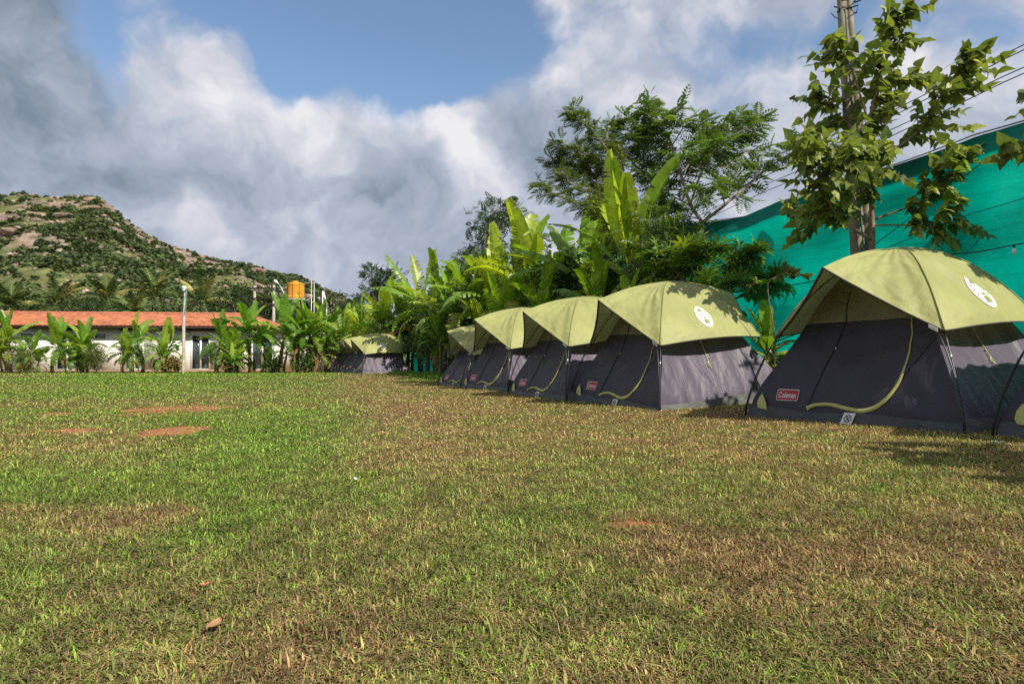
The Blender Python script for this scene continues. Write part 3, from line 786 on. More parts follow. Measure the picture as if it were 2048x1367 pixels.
def T_pinnate(n=9, L=1., w=.17, ll=.34, droop=.25, narrow=.075):
    V = []; Q = []; T = []
    for i in range(n):
        s = .15+.8*i/(n-1); z = -droop*s*s; l = ll*math.sin(math.pi*(.22+.66*i/(n-1)))
        for sg in (1, -1):
            b = len(V); c = np.array([0, s, z]); dr = np.array([sg*.86, .42, -.18]); w_ = narrow/2
            V += [c, c+dr*l*.45+np.array([0, w_, .015]), c+dr*l, c+dr*l*.5+np.array([0, -w_, -.01])]
            Q += [(b, b+1, b+2, b+3)] if sg > 0 else [(b, b+3, b+2, b+1)]
    b = len(V); V += [(-.006, 0, 0), (.006, 0, 0), (.006, .95, -droop*.9), (-.006, .95, -droop*.9)]; Q += [(b, b+1, b+2, b+3)]
    return np.array(V, float), Q, T
def T_palmate(lobes=7):
    V = [(0, 0, 0)]; T = []
    for i in range(lobes):
        a = R(-115+230*i/(lobes-1)); l = (.62+.38*math.cos(a*.7))
        c, s = math.sin(a), math.cos(a); b = len(V)
        V += [(c*l*.55-s*.11, s*l*.55+c*.11, .05), (c*l, s*l, -.10), (c*l*.55+s*.11, s*l*.55-c*.11, .05)]
        T += [(0, b, b+2), (b, b+1, b+2)]
    V = np.array(V); V[:, 1] += .2
    return V, [], T
TB = T_blade(); TBW = T_blade(.46, .1, .12); TH_ = T_heart(); TPN = T_pinnate(); TPM = T_palmate(); TPNW = T_pinnate(6, 1., .2, .36, .25, .15)
TQ = (np.array([(-.5, 0, 0), (.5, .05, .1), (.42, 1, -.1), (-.4, .9, .12)]), [(0, 1, 2, 3)], [])
def put(A, tmpl, pos, dirs, size, cols, r, flat=.5):
    n = len(pos); up = np.stack([r.normal(size=n)*flat, r.normal(size=n)*flat, np.ones(n)], -1)
    M = frames(dirs, up)*np.asarray(size)[:, None, None]
    A.inst(tmpl[0], tmpl[1], tmpl[2], pos, M, cols)
def palette(base, n, r, v=.18, alt=None, pa=.2):
    c = np.tile(np.array(base), (n, 1))
    if alt is not None:
        m = r.random(n) < pa; c[m] = alt
    return c*(1+r.normal(size=(n, 1))*v).clip(.5, 1.6)
def tree(name, label, cat, base, branches, leaf, lsize, cols, seed, density=40, twig=.5, twn=5, droop=.2, group=None, flat=.5, mat=None, alt=None, pa=.2,
         barkc=(.20, .15, .10), lead=.35, per=9, start=.25, ldroop=0.):
    """branches: list of (points Nx3 world, r0, r1, leafy 0/1)."""
    r = np.random.default_rng(seed); base = np.array(base)
    root = thing(name, label, cat, tuple(base), 0, group)
    AT = Acc(); AC = Acc(); LP = []; LD = []; LS = []
    for (P, r0, r1, leafy) in branches:
        P = np.asarray(P, float)-base
        # smooth resample
        m = len(P); k = max(8, m*5); q = np.linspace(0, m-1, k); Ps = np.stack([np.interp(q, range(m), P[:, j]) for j in range(3)], -1)
        for _ in range(4): Ps[1:-1] = (Ps[:-2]+Ps[2:]+2*Ps[1:-1])/4
        AT.tube(Ps, np.linspace(r0, r1, k), 7, C=barkc)
        if not leafy: continue
        Ltot = np.linalg.norm(np.diff(Ps, axis=0), axis=1).sum()
        nt_ = max(3, int(twn*Ltot*leafy))
        for j in range(nt_):
            f = start+(1-start)*(j+r.random())/nt_; i = min(int(f*(k-1)), k-2); p = Ps[i]+(Ps[i+1]-Ps[i])*r.random(); d = Ps[i+1]-Ps[i]; d /= np.linalg.norm(d)+1e-9
            rd = r.normal(size=3); rd -= rd@d*d; rd /= np.linalg.norm(rd); td = d*lead+rd*(1-lead)+np.array([0, 0, .25]); td /= np.linalg.norm(td)
            tl = twig*(1.1-.5*f)*r.uniform(.5, 1.2)
            n_ = 6; ss = np.linspace(0, 1, n_)[:, None]; TP = p+td*tl*ss+np.array([0, 0, -droop])*tl*ss**2
            AT.tube(TP, np.linspace(max(r1*.6, .006), .003, n_), 4, C=barkc, cap=False)
            m_ = per
            sidev = np.cross(td, [0, 0, 1]); sidev /= np.linalg.norm(sidev)+1e-9
            for g in range(m_):
                a = (g+.5)/m_; pp = p+td*tl*a+np.array([0, 0, -droop])*tl*a*a
                sg = 1 if g % 2 else -1
                ld = td*.55+sidev*sg*.8+np.array([0, 0, -droop*1.2-ldroop])+r.normal(size=3)*.22
                if g == m_-1: ld = td+r.normal(size=3)*.15+np.array([0, 0, -ldroop*.6])
                LP.append(pp); LD.append(ld); LS.append(lsize*r.uniform(.65, 1.2))
    LP, LD, LS = np.array(LP), np.array(LD), np.array(LS)
    put(AC, leaf, LP, LD, LS, palette(cols, len(LP), r, .2, alt, pa), r, flat)
    AT.build('trunk', M_BARK, root); AC.build('crown', mat or M_LEAF, root, smooth=False)
    return root
def blobtree(name, label, cat, base, H, Wd, seed, cols=(.05, .09, .025), leafs=.35, nb=9, per=260, trunk=.3, group=None, flatc=.7, bark=(.16, .13, .10), tmpl=None, alt=None, hole=.0, mat=None, parts=True):
    r = np.random.default_rng(seed); base = np.array(base, float)
    root = thing(name, label, cat, tuple(base), 0, group)
    AT = Acc(); AC = Acc()
    if parts:
        AT.tube([(0, 0, -.2), (Wd*.02, 0, H*.3), (-Wd*.02, 0, H*.62)], [H*.028+.02, H*.02+.01, H*.008], 7, C=bark)
    for b in range(nb):
        a = r.random()*6.28; rad = Wd*.5*r.random()**.6*.72; zz = H*(trunk+(1-trunk)*(.15+.72*r.random()))
        shrink = 1-.45*max(0, (zz/H-.6))
        c = np.array([math.cos(a)*rad*shrink, math.sin(a)*rad*shrink, zz]); br = Wd*r.uniform(.17, .27)
        if parts: AT.tube([(0, 0, H*.35), c*np.array([.5, .5, .8]), c], [H*.012+.01, H*.008, H*.003], 5, C=bark)
        n = per; d = r.normal(size=(n, 3)); d /= np.linalg.norm(d, axis=1)[:, None]; rr = br*(r.random(n)**.33)*(1+.25*r.normal(size=n)).clip(.5, 1.4)
        P = c+d*rr[:, None]*np.array([1.15, 1.15, flatc]); P[:, 2] = np.maximum(P[:, 2], .05)
        dd = d+r.normal(size=(n, 3))*.7; tone = r.uniform(.8, 1.2)
        put(AC, tmpl or TB, P, dd, leafs*r.uniform(.6, 1.3, n), palette(np.array(cols)*tone, n, r, .2, alt, .12), r, 1.0)
    if parts: AT.build('trunk', M_BARK, root)
    o = AC.build('crown', mat or M_LEAF, root, smooth=False)
    return root
def palm(label, base, H, L, seed, n=18, group=None, tint=1.):
    r = np.random.default_rng(seed); root = thing('coconut_palm', label, 'palm tree', tuple(base), 0, group)
    AT = Acc(); ss = np.linspace(0, 1, 8); AT.tube(np.stack([.3*ss**2, 0*ss, ss*H-.2], -1), .17-.05*ss, 7, C=(.22, .18, .13)); AT.build('trunk', M_BARK, root)
    A = Acc(); top = np.array([.3, 0, H-.2])
    for i in range(n):
        f = i/n; az = i*2.4+r.normal()*.2; el = R(82-85*f+r.normal()*6); Lk = L*r.uniform(.85, 1.1)
        P, d = curve(top, az, el, Lk, R(35+45*f+r.normal()*10), 15)
        yl = r.random() < .12
        c = np.array([.10, .14, .04] if not yl else [.34, .30, .10])*tint*(1+r.normal()*.15)
        A.tube(P, np.linspace(.07, .02, 15), 4, C=c*1.8+.05, cap=False)
        side = np.array([-math.sin(az), math.cos(az), 0])
        k = 30; q = np.linspace(.14, 1, k)*14; 
        for sg in (1, -1):
            for qq in q:
                j = min(int(qq), 13); p = P[j]+(P[j+1]-P[j])*(qq-j); dd = d[j]
                l = L*.24*math.sin(math.pi*(.12+.80*(qq/14)))
                ld = side*sg*.8+dd*.55+np.array([0, 0, -.45+r.normal()*.15]); ld /= np.linalg.norm(ld)
                w = dd*.075
                A.add([p-w, p+w, p+ld*l*.55+w*.8, p+ld*l+np.array([0, 0, -.12*l]), p+ld*l*.55-w*.8], [(0, 1, 2, 4)], [(4, 2, 3)], C=c*(1+r.normal()*.1))
    A.build('fronds', M_FAR, root, smooth=False); return root
# ================================================================ hill, house, far things
su = np.array([-900, -500, -200, 0, 40, 100, 190, 215, 250, 290, 340, 400, 440, 490, 530, 600, 640, 680, 720, 800, 1000, 1400, 2500])
sv = np.array([470, 400, 385, 390, 385, 392, 390, 408, 440, 467, 492, 509, 521, 528, 540, 554, 573, 590, 612, 640, 670, 690, 700])-1
YR, Y0 = 300., 95.
def hill(x, y):
    u = CX+F*x/np.maximum(y, 1); yc = np.minimum(y, YR)
    ur = u
    Hr = CAMH+(YH-np.interp(ur, su, sv))/F*YR
    t = np.clip((y-Y0)/(YR-Y0), 0, 1.0)
    prof = .62*t+.38*t**2.2
    z = Hr*prof*sstep(0, .04, t)
    rg = 9*(fbm(x/38., y/38., 300, 5)-.5)+3.2*(fbm(x/9., y/9., 310, 3)-.5)
    rg2 = np.abs(fbm(x/60.+3, y/60., 320, 3)-.5)*-14+3
    z = z+(rg+rg2)*np.clip(Hr/40., .1, 1)*np.sin(np.pi*np.clip(t, 0, 1)*.98)**.7
    z = np.where(y > YR, z-(y-YR)*.25-((y-YR)/60.)**2*4, z)
    return z-.6
hx = np.linspace(-330, 420, 300); hy = np.concatenate([np.linspace(85, YR, 150), np.linspace(YR+1.5, 420, 40)])
HX, HY = np.meshgrid(hx*1.0, hy, indexing='ij'); HXX = HX*(.35+.65*HY/YR)
HZ = hill(HXX.ravel(), HY.ravel()).reshape(HX.shape)
rk = fbm(HXX/26.+5, HY/11., 400, 4); gk = fbm(HXX/20., HY/16.+9, 410, 4); fine = fbm(HXX/4., HY/4., 420, 3)
rock = sstep(.585, .66, rk+.16*(fine-.5)+.05*sstep(170, 290, HY))*sstep(0.0, .3, (HY-110)/190.); grass_ = sstep(.45, .6, gk)
rockc = np.array([.27, .20, .155])*(.45+1.1*fine[..., None]); grc = np.array([.135, .145, .058])*(.45+1.1*fine[..., None]); shr = np.array([.085, .105, .045])*(.7+.6*fine[..., None])
hc = shr*(1-grass_[..., None])+grc*grass_[..., None]; hc = hc*(1-rock[..., None])+rockc*rock[..., None]
A = Acc(); A.grid(np.stack([HXX, HY, HZ+1.2*rock*(fine-.3)], -1), hc)
m, t = newmat('hill_surface'); n1 = noise(t, .22, 8, .75); n2 = noise(t, 1.1, 6, .75)
c = mixc(t, attr(t), ramp(t, n1, [(.3, .5), (.7, 1.45)]), 1., 'MULTIPLY'); c = mixc(t, c, ramp(t, n2, [(.3, .7), (.7, 1.3)]), 1., 'MULTIPLY')
finish(m, t, c, .95, bump(t, n1, 1., .8), .1)
ho = A.build('hill', m); tag(ho, kind='structure', label='rocky scrub covered hill')
# scrub: uncountable bushes
def clump(seed, n=46):
    r = np.random.default_rng(seed); A = Acc(); d = r.normal(size=(n, 3)); d[:, 2] = np.abs(d[:, 2]); d /= np.linalg.norm(d, axis=1)[:, None]
    P = d*np.array([.55, .55, .75])*(.65+.35*r.random((n, 1))); put(A, TQ, P, d+r.normal(size=(n, 3))*.6, .30*r.uniform(.7, 1.4, n), np.ones((n, 3)), r, 1.)
    return np.concatenate(A.V), np.concatenate(A.Q)
CL = [clump(s) for s in range(3)]
A = Acc(); r = np.random.default_rng(77)
Nn = 15000; yy = Y0+3+(YR-Y0+2)*r.random(Nn)**.75; uu = r.uniform(-120, 1100, Nn); xx = (uu-CX)/F*yy
rkv = fbm(xx/26.+5, yy/11., 400, 4); gkv = fbm(xx/20., yy/16.+9, 410, 4)
# dense in the gullies, thin on rock and pasture
p = .95*(1-sstep(.58, .65, rkv)*.85)*(1-.93*sstep(.46, .54, gkv)); p = np.maximum(p, .9*(yy > YR-4)*(r.random(Nn) < .5)); p = np.maximum(p, sstep(150, 120, yy))
k = r.random(Nn) < p; xx, yy = xx[k], yy[k]; zz = hill(xx, yy); n = len(xx)
sz = r.uniform(1.0, 3.3, n)*(.6+.7*r.random(n))*(1+.4*sstep(170, 110, yy))*np.where(yy > YR-6, .62, 1); which = r.integers(0, 3, n); colr = palette((.075, .11, .044), n, r, .22, (.11, .145, .055), .35)
rot = r.random(n)*6.28; Ms = np.zeros((n, 3, 3)); Ms[:, 0, 0] = np.cos(rot); Ms[:, 0, 1] = -np.sin(rot); Ms[:, 1, 0] = np.sin(rot); Ms[:, 1, 1] = np.cos(rot); Ms[:, 2, 2] = .85
Ms *= sz[:, None, None]
for w in range(3):
    q = which == w; V, Q = CL[w]; A.inst(V, Q, None, np.stack([xx, yy, zz-.15*sz], -1)[q], Ms[q], colr[q])
sc_o = A.build('hillside_scrub', M_FAR, smooth=False); tag(sc_o, 'dark green scrub and low trees covering the hillside', 'scrub', kind='stuff')
# loose stones: uncountable rubble
A = Acc(); r = np.random.default_rng(78); Nn = 2300; yy = Y0+20+(YR-Y0-15)*r.random(Nn)**.8; uu = r.uniform(-120, 900, Nn); xx = (uu-CX)/F*yy
pr = .12+.8*sstep(.47, .6, fbm(xx/14., yy/12., 430, 4)); k = r.random(Nn) < pr*sstep(.05, .3, (yy-110)/190.); xx, yy = xx[k], yy[k]; n = len(xx)
cb = np.array([(x, y, z) for x in (-1, 1) for y in (-1, 1) for z in (-.7, .7)])*.5; cb = cb*(1+.25*r.normal(size=cb.shape)); cb = np.concatenate([cb, [[0, 0, .62], [0, -.75, .1]]])
Ms = frames(r.normal(size=(n, 3)), np.tile([0, 0, 1.], (n, 1)))*(r.uniform(.5, 1.7, (n, 1, 1))*np.array([1.3, 1.1, .8])[None, None, :])
A.inst(cb, [(0, 2, 3, 1), (4, 5, 7, 6), (2, 6, 7, 3), (0, 4, 6, 2)], [(1, 3, 8), (3, 7, 8), (7, 5, 8), (5, 1, 8), (0, 1, 9), (1, 5, 9), (5, 4, 9), (4, 0, 9)], np.stack([xx, yy, hill(xx, yy)+.25], -1), Ms, palette((.22, .165, .13), n, r, .3, (.34, .27, .21), .2))
ro_ = A.build('hillside_stones', colmat('stone', .95, .1, .3, 2., .5, .1), smooth=False); tag(ro_, 'loose brown and pale stones strewn over the hillside', 'stones', kind='stuff')
# rock outcrops
M_ROCK = colmat('granite', .95, .1, .35, 1.2, 1., .3)
def rockat(label, u, v, w, h, seed, col=(.40, .29, .215)):
    # march along the view ray to the hill
    yv = np.linspace(Y0+2, YR+8, 500); P = np.array([W(u, v, y) for y in yv]); hz = hill(P[:, 0], P[:, 1]); i = np.argmax(hz > P[:, 2]) if (hz > P[:, 2]).any() else 492
    p = P[i]; S = p[1]/F
    r = np.random.default_rng(seed); n, m_ = 26, 40; A = Acc()
    th = np.linspace(0, np.pi, n)[:, None]; ph = np.linspace(0, 2*np.pi, m_)[None, :]
    x = np.sin(th)*np.cos(ph); y = np.sin(th)*np.sin(ph); z = np.cos(th)+0*ph
    k = 1+.55*(fbm(x*1.6+z*1.9+seed, y*1.6-z*1.3+9, seed, 4)-.5)+.12*(np.abs(x)+np.abs(y)-1.1); k[:, -1] = k[:, 0]
    G = np.stack([x*k*w/2.4*S, y*k*w*.3*S, z*k*h*.5*S], -1); tilt = R(r.normal()*6)
    cv = fbm(x*3+z*4, y*3+z, seed+5, 4)[..., None]; cv[:, -1] = cv[:, 0]
    A.grid(G+.05*w*S*(cv-.5)*np.array([1, 1, 1.]), np.array(col)*.72*(.4+1.15*cv))
    o = A.build('rock_outcrop', M_ROCK); o.location = (p[0], p[1], p[2]-h*.12*S); o.rotation_euler = (0, tilt, 0)
    tag(o, label, 'rock', 'rock outcrops on the hill'); return o
RK = [('tilted slab of bare rock on the crest of the hill, right of the summit bushes', 188, 400, 44, 16, 1, (.42, .28, .20)),
      ('pale flat topped boulder on the very top of the hill', 163, 394, 26, 11, 2, (.45, .36, .27)),
      ('large rounded pinkish boulder low on the left hillside', 30, 513, 40, 24, 3, (.50, .38, .32)),
      ('long grey rock face near the left frame edge below the summit', 18, 442, 70, 40, 4, (.27, .21, .17)),
      ('second grey rock face, broad and dark, right of the long one below the summit', 72, 408, 62, 20, 5, (.28, .22, .18)),
      ('pink brown rock rib running down the left slope', 40, 465, 85, 20, 6, (.36, .25, .19)),
      ('grey cliff patch in the middle of the upper slope', 218, 462, 62, 26, 7, (.33, .25, .21)),
      ('brown rock shelf under the crest slab', 175, 418, 58, 18, 8, (.33, .24, .17)),
      ('domed bare rock low on the right shoulder of the hill', 508, 543, 56, 24, 9, (.36, .24, .18)),
      ('small pale ledge in the mid slope pasture', 120, 492, 46, 12, 10, (.44, .34, .27)),
      ('scattered pale ledge among the pasture above the palms', 205, 536, 60, 9, 11, (.42, .34, .26)),
      ('thin brown ledge on the right side of the ridge line', 345, 497, 34, 8, 12, (.36, .25, .18)),
      ('pale strip of rock in the pasture at the middle of the ridge', 385, 527, 36, 8, 13, (.42, .33, .22)),
      ('small white stone in the trees above the white pole', 342, 547, 20, 7, 14, (.5, .42, .36)),
      ('grey brown crag in the bushes on the upper middle slope', 120, 432, 60, 14, 15, (.3, .23, .18)),
      ('low brown outcrop left of the domed rock', 150, 478, 40, 12, 16, (.36, .26, .2))]
for a in RK: rockat(*a)

# ---------------------------------------------------------------- long tiled house
yL, yR2 = 37.5, 39.2
def HB(u, z, off=0.):   # point on the front wall line for photograph column u
    # wall line through (x(0),yL) and (x(560),yR2)
    xa = (0-CX)/F*yL; xb = (560-CX)/F*yR2; k = (u-CX)/F
    # x = xa+(xb-xa)*t ; y = yL+(yR2-yL)*t ; x=k*y
    t = (k*yL-xa)/((xb-xa)-k*(yR2-yL)); nx, ny = -(yR2-yL), (xb-xa); l = math.hypot(nx, ny)
    return np.array([xa+(xb-xa)*t-nx/l*-off*0+nx/l*off, yL+(yR2-yL)*t+ny/l*off, z])
house = thing('tiled_house', 'long low white house with an orange tiled roof behind the row of banana plants', 'house', tuple(HB(280, -.25)))
hb0 = np.array(house.location)
M_PLAST = plain('plaster', (.80, .75, .71), .85, .12, 1.2, .15, .01); M_TILE = colmat('terracotta', .75, .25, .18, 3., .3, .01)
M_CONC0 = plain('plinth_earthy', (.30, .2, .13), .9); M_DARK = plain('soffit_dark', (.05, .03, .022), .8); M_FRAMEW = plain('upvc_white', (.8, .82, .82), .4, .04)
m, t = newmat('window_glass'); n1 = noise(t, 1.5, 2); finish(m, t, ramp(t, n1, [(.3, (.02, .03, .035)), (.7, (.05, .075, .085))]), .06, None, .8); M_GLASS = m
m, t = newmat('curtained_glass'); n1 = noise(t, 2.5, 3, stretch=(4, 4, .2)); finish(m, t, ramp(t, n1, [(.3, (.20, .33, .34)), (.7, (.42, .58, .58))]), .1, None, .7); M_CURT = m
uA, uB = -75, 552
a, b = HB(uA, 0), HB(uB, 0); wd = (b-a)/np.linalg.norm(b-a); wn = np.array([wd[1], -wd[0], 0])   # wn: towards the camera
LEN = np.linalg.norm(b-a); ang = math.atan2(wd[1], wd[0]); ZB, ZE, ZRG = -.3, 2.52, 3.42; DEP = 4.4
def hp(s, out, z): return a+wd*s+wn*out+np.array([0, 0, z])
def U(u): p = HB(u, 0); return float((p-a)@wd)
def bx(A, s0, s1, o0, o1, z0, z1, C=(1, 1, 1)): A.box(hp((s0+s1)/2, (o0+o1)/2, (z0+z1)/2)-hb0, (abs(s1-s0), abs(o1-o0), z1-z0), rz=ang, C=C)
doors = [(U(-16), U(9), 0), (U(112), U(156), 0), (U(250), U(287), 1), (U(382), U(420), 0), (U(503), U(546), 0)]
vents = [(U(42), U(70)), (U(190), U(212)), (U(328), U(345)), (U(460), U(480)), (U(60)-9.8, U(82)-9.8)]
DT, VT0, VT1 = 2.06, 1.78, 2.10
A = Acc(); cur = 0
for (s0, s1, _) in sorted(doors):
    bx(A, cur, s0, -.2, 0, ZB, ZE); bx(A, s0, s1, -.2, 0, DT, ZE); bx(A, s0, s1, -.2, .02, ZB, -.1); cur = s1
bx(A, cur, LEN, -.2, 0, ZB, ZE); bx(A, 0, .2, -DEP, -.2, ZB, ZE); bx(A, LEN-.2, LEN, -DEP, -.2, ZB, ZE); bx(A, 0, LEN, -DEP-.2, -DEP, ZB, ZE)
A.build('wall', M_PLAST, house, smooth=False, usecol=False)
A = Acc(); bx(A, 0, LEN, 0.022, .05, ZB, ZB+.25); A.build('plinth', M_CONC0, house, smooth=False, usecol=False)
for (s0, s1, cu) in doors:
    fA = Acc(); w = .07; mid = (s0+s1)/2
    bx(fA, s0, s0+w, -.12, .03, -.1, DT); bx(fA, s1-w, s1, -.12, .03, -.1, DT); bx(fA, s0+w, s1-w, -.12, .03, DT-w, DT); bx(fA, s0+w, s1-w, -.12, .03, -.1, -.1+w)
    bx(fA, mid-.05, mid+.05, -.10, .02, -.1+w, DT-w)
    fo = fA.build('door_frame', M_FRAMEW, house, smooth=False, usecol=False)
    for (p0, p1) in ((s0+w, mid-.05), (mid+.05, s1-w)):
        g = Acc(); bx(g, p0, p1, -.08, -.06, -.1+w, DT-w); g.build('pane', M_CURT if cu else M_GLASS, fo, smooth=False, usecol=False)
    h_ = Acc(); bx(h_, mid+.06, mid+.09, .0, .04, .85, 1.1); h_.build('handle', M_DARK, fo, smooth=False, usecol=False)
    d = Acc(); bx(d, s0-.1, s1+.25, .003, .42, DT+.20, DT+.29); d.build('lintel_shade', M_DARK, house, smooth=False, usecol=False)
for (s0, s1) in vents:
    f = Acc(); w = .05; bx(f, s0, s1, .002, .05, VT1, VT1+w); bx(f, s0, s1, .002, .05, VT0-w, VT0); bx(f, s0-w, s0, .002, .05, VT0-w, VT1+w); bx(f, s1, s1+w, .002, .05, VT0-w, VT1+w)
    fo = f.build('window_frame', M_FRAMEW, house, smooth=False, usecol=False)
    g = Acc(); bx(g, s0, s1, .003, .012, VT0, VT1); g.build('pane', M_GLASS, fo, smooth=False, usecol=False)
    l = Acc()
    for i in range(4): bx(l, s0, s1, .014, .035, VT0+.04+i*.085, VT0+.058+i*.085)
    l.build('louvre', M_FRAMEW, fo, smooth=False, usecol=False)
# tiled roof: stepped courses and rolled tiles, hipped at the right end
OV = .62; zo = ZE-.02; ncourse = 13; nc = 560
def roofslope(sgn):
    A = Acc(); s = np.linspace(-.4, LEN+.5, nc); rows = []; cols = []
    rr = np.random.default_rng(3); cellc = rr.uniform(.75, 1.25, (ncourse, 400))
    for i in range(ncourse):
        for e in (0, 1):
            f = (i+e)/ncourse; out = (OV)*(1-f)+(-DEP/2)*f; z = zo+(ZRG-zo)*f+(.045 if e == 0 else 0)
            roll = .022*np.abs(np.sin(s*np.pi/.26))
            endk = np.clip((LEN+.5-s)/2.6, 0, 1); zmax = zo+(ZRG-zo)*endk
            zz = np.minimum(z+roll, zmax+roll+.0*s)
            o = out if sgn > 0 else -DEP-out
            rows.append(np.stack([a[0]+wd[0]*s+wn[0]*o, a[1]+wd[1]*s+wn[1]*o, zz], -1)-hb0)
            ci = cellc[i, (s/.26).astype(int) % 400]*(.5 if e == 0 else 1.12)
            cc = np.array([.50, .185, .095])*ci[:, None]; blot = fbm(s*.9, s*0+i*.6, 5, 3)[:, None]; cols.append(cc*(.75+.5*blot))
    A.grid(np.array(rows), np.array(cols)); return A
ro = roofslope(1).build('roof', M_TILE, house); roofslope(-1).build('roof', M_TILE, house)
A = Acc(); s = np.linspace(-.4, LEN-2.1, 160); P = np.array([hp(q, -DEP/2, ZRG+.03+.018*abs(math.sin(q*7))) for q in s])-hb0; A.tube(P, .09, 6, C=(.46, .18, .10)); A.build('ridge_tiles', M_TILE, ro)
A = Acc(); bx(A, -.4, LEN+.5, OV-.05, OV-.02, ZE-.12, ZE-.02); A.build('fascia', M_DARK, house, smooth=False, usecol=False)
A = Acc(); bx(A, -.3, LEN+.4, .01, OV-.06, ZE-.04, ZE-.025); A.build('soffit', M_DARK, house, smooth=False, usecol=False)
# compound wall to the right of the house
p0 = W(556, 737, 40.5); p1 = W(668, 737, 42.); L_ = np.linalg.norm((p1-p0)[:2]); an = math.atan2(p1[1]-p0[1], p1[0]-p0[0])
cw = thing('compound_wall', 'white boundary wall seen between the banana stems right of the tiled house', 'wall', (p0[0], p0[1], -.3))
A = Acc(); A.box((L_/2*math.cos(an), L_/2*math.sin(an), 1.25), (L_, .2, 2.5), rz=an); A.build('wall_panel', M_PLAST, cw, smooth=False, usecol=False)
A = Acc(); A.box((L_/2*math.cos(an), L_/2*math.sin(an), 2.53), (L_+.06, .3, .07), rz=an); A.build('coping', M_PLAST, cw, smooth=False, usecol=False)

# ---------------------------------------------------------------- poles, lamp, tank
M_CONC = colmat('concrete', .9, .15, .3, 6., .5, .01); M_WOODW = colmat('weathered_wood', .85, .2, .45, 9., .5, .01); M_STEEL = plain('galvanised', (.5, .52, .53), .45, .2, metal=.4); M_YEL = plain('yellow_tank', (.66, .29, .02), .45, .12, 3.)
Y = 32.5; b0 = W(366, 742, Y); t0 = W(370, 577, Y); zb = gz(b0[0], Y)
wp = thing('lamp_post', 'weathered white wooden pole with a small white lamp box in front of the tiled house', 'lamp post', (b0[0], Y, zb))
A = Acc(); hgt = t0[2]-zb; dx = t0[0]-b0[0]; ss = np.linspace(0, 1, 16)
cs = np.array([.55, .47, .43])*(.8+.4*fbm(ss*7, ss*0, 3, 3))[:, None]; cs[:8] = cs[:8]*.85+np.array([.4, .25, .18])*.15
A.tube(np.stack([dx*ss+.02*np.sin(ss*8), 0*ss, ss*hgt-.1], -1), .085-.012*ss, 8, C=cs); A.build('post', M_WOODW, wp)
A = Acc(); A.box((dx+.03, -.12, hgt+.02), (.17, .16, .2)); A.box((dx+.03, -.2, hgt-.10), (.12, .05, .06)); lb = A.build('lamp_box', M_FRAMEW, wp, smooth=False, usecol=False)
A = Acc(); A.tube([(dx+.10, -.1, hgt-.05), (dx+.14, -.11, hgt-.6), (dx+.09, -.1, hgt-.95), (dx+.05, -.09, hgt-1.3)], .016, 5, C=(.05, .35, .25)); A.build('cable', M_LEAF, wp)
def upole(label, u, v0, v1, Y, rad=.12, group=None, arms=()):
    p = W(u, v0, Y); zt = W(u, v1, Y)[2]; z0 = 0.
    o = thing('utility_pole', label, 'utility pole', (p[0], Y, z0), 0, group)
    A = Acc(); A.tube([(0, 0, -.2), (0, 0, zt*.5), (0, 0, zt)], [rad, rad*.85, rad*.7], 6, C=(.42, .39, .33)); A.build('post', M_CONC, o)
    return o
Yp = 50.
up1 = upole('left concrete pole of the pair joined by crossbars above the tiled roof', 509, 622, 571, Yp, .14)
up2 = upole('right concrete pole of the pair joined by crossbars, next to the street lamp', 547.5, 616, 570, Yp, .14)
pa_, pb_ = W(509, 577, Yp), W(547.5, 576, Yp)
cbm = thing('crossbar_frame', 'dark crossbars spanning the pair of concrete poles over the roof', 'crossbar', tuple((pa_+pb_)/2))
for dz, nm in ((0, 'crossbar'), (-.78, 'crossbar'), (-1.25, 'crossbar')):
    A = Acc(); hw = (pb_-pa_)[0]/2+.25; A.box((0, -.17, dz), (2*hw, .07, .09)); co_ = A.build(nm, M_DARK, cbm, smooth=False, usecol=False)
    if dz == 0:
        for q in (-.55, .0, .55):
            A = Acc(); A.tube([(q, -.17, .04), (q, -.17, .14), (q, -.17, .2)], [.04, .06, .03], 6, C=(.5, .4, .33)); A.build('insulator', M_CONC, co_)
A = Acc(); A.tube([(0.02, -.1, 0), (.02, -.1, -1.25)], .03, 5); A.build('brace', M_DARK, cbm, usecol=False)
p = W(571, 600, 48); sl_ = thing('street_lamp', 'street lamp with a long white head on a slanting arm left of the yellow tank', 'street lamp', (p[0], 48, 0))
def rel(u, v, Yq, o): return W(u, v, Yq)-np.array(o.location)
q1, q2, q3 = rel(570, 592, 48, sl_), rel(562, 574, 48, sl_), rel(556, 567, 48, sl_)
A = Acc(); A.tube([(q1[0]+.1, 0, -.2), (q1[0]+.05, 0, q1[2]*.6), q1, q2, q3], [.06, .05, .04, .035, .03], 6); A.build('arm', M_STEEL, sl_, usecol=False)
hA = rel(548, 560, 48, sl_); A = Acc(); A.tube([q3, q3*.5+hA*.5+[0, 0, .02], hA], [.05, .12, .05], 8); A.build('lamp_head', M_FRAMEW, sl_, usecol=False)
YT = 52.; p = W(591, 600, YT); tk = thing('water_tank', 'yellow plastic water tank with dark straps raised above the banana plants', 'water tank', (p[0], YT, 0))
bz, tz = W(591, 598, YT)[2], W(591, 568, YT)[2]; rad = 17/F*YT
A = Acc(); n = 28
prof = [(0, bz), (.9, bz), (.98, bz+.08), (1, bz+.2)]+[(1+(.02 if i % 2 else 0), bz+.2+(tz-bz-.3)*i/8) for i in range(9)]+[(1.05, tz-.06), (1.02, tz), (.7, tz+.1), (.32, tz+.16), (.3, tz+.26), (0, tz+.28)]
th = np.linspace(0, 2*np.pi, n+1); A.grid(np.array([[(rad*k*math.cos(q), rad*k*math.sin(q), z) for q in th] for (k, z) in prof])); A.build('tank_body', M_YEL, tk, usecol=False)
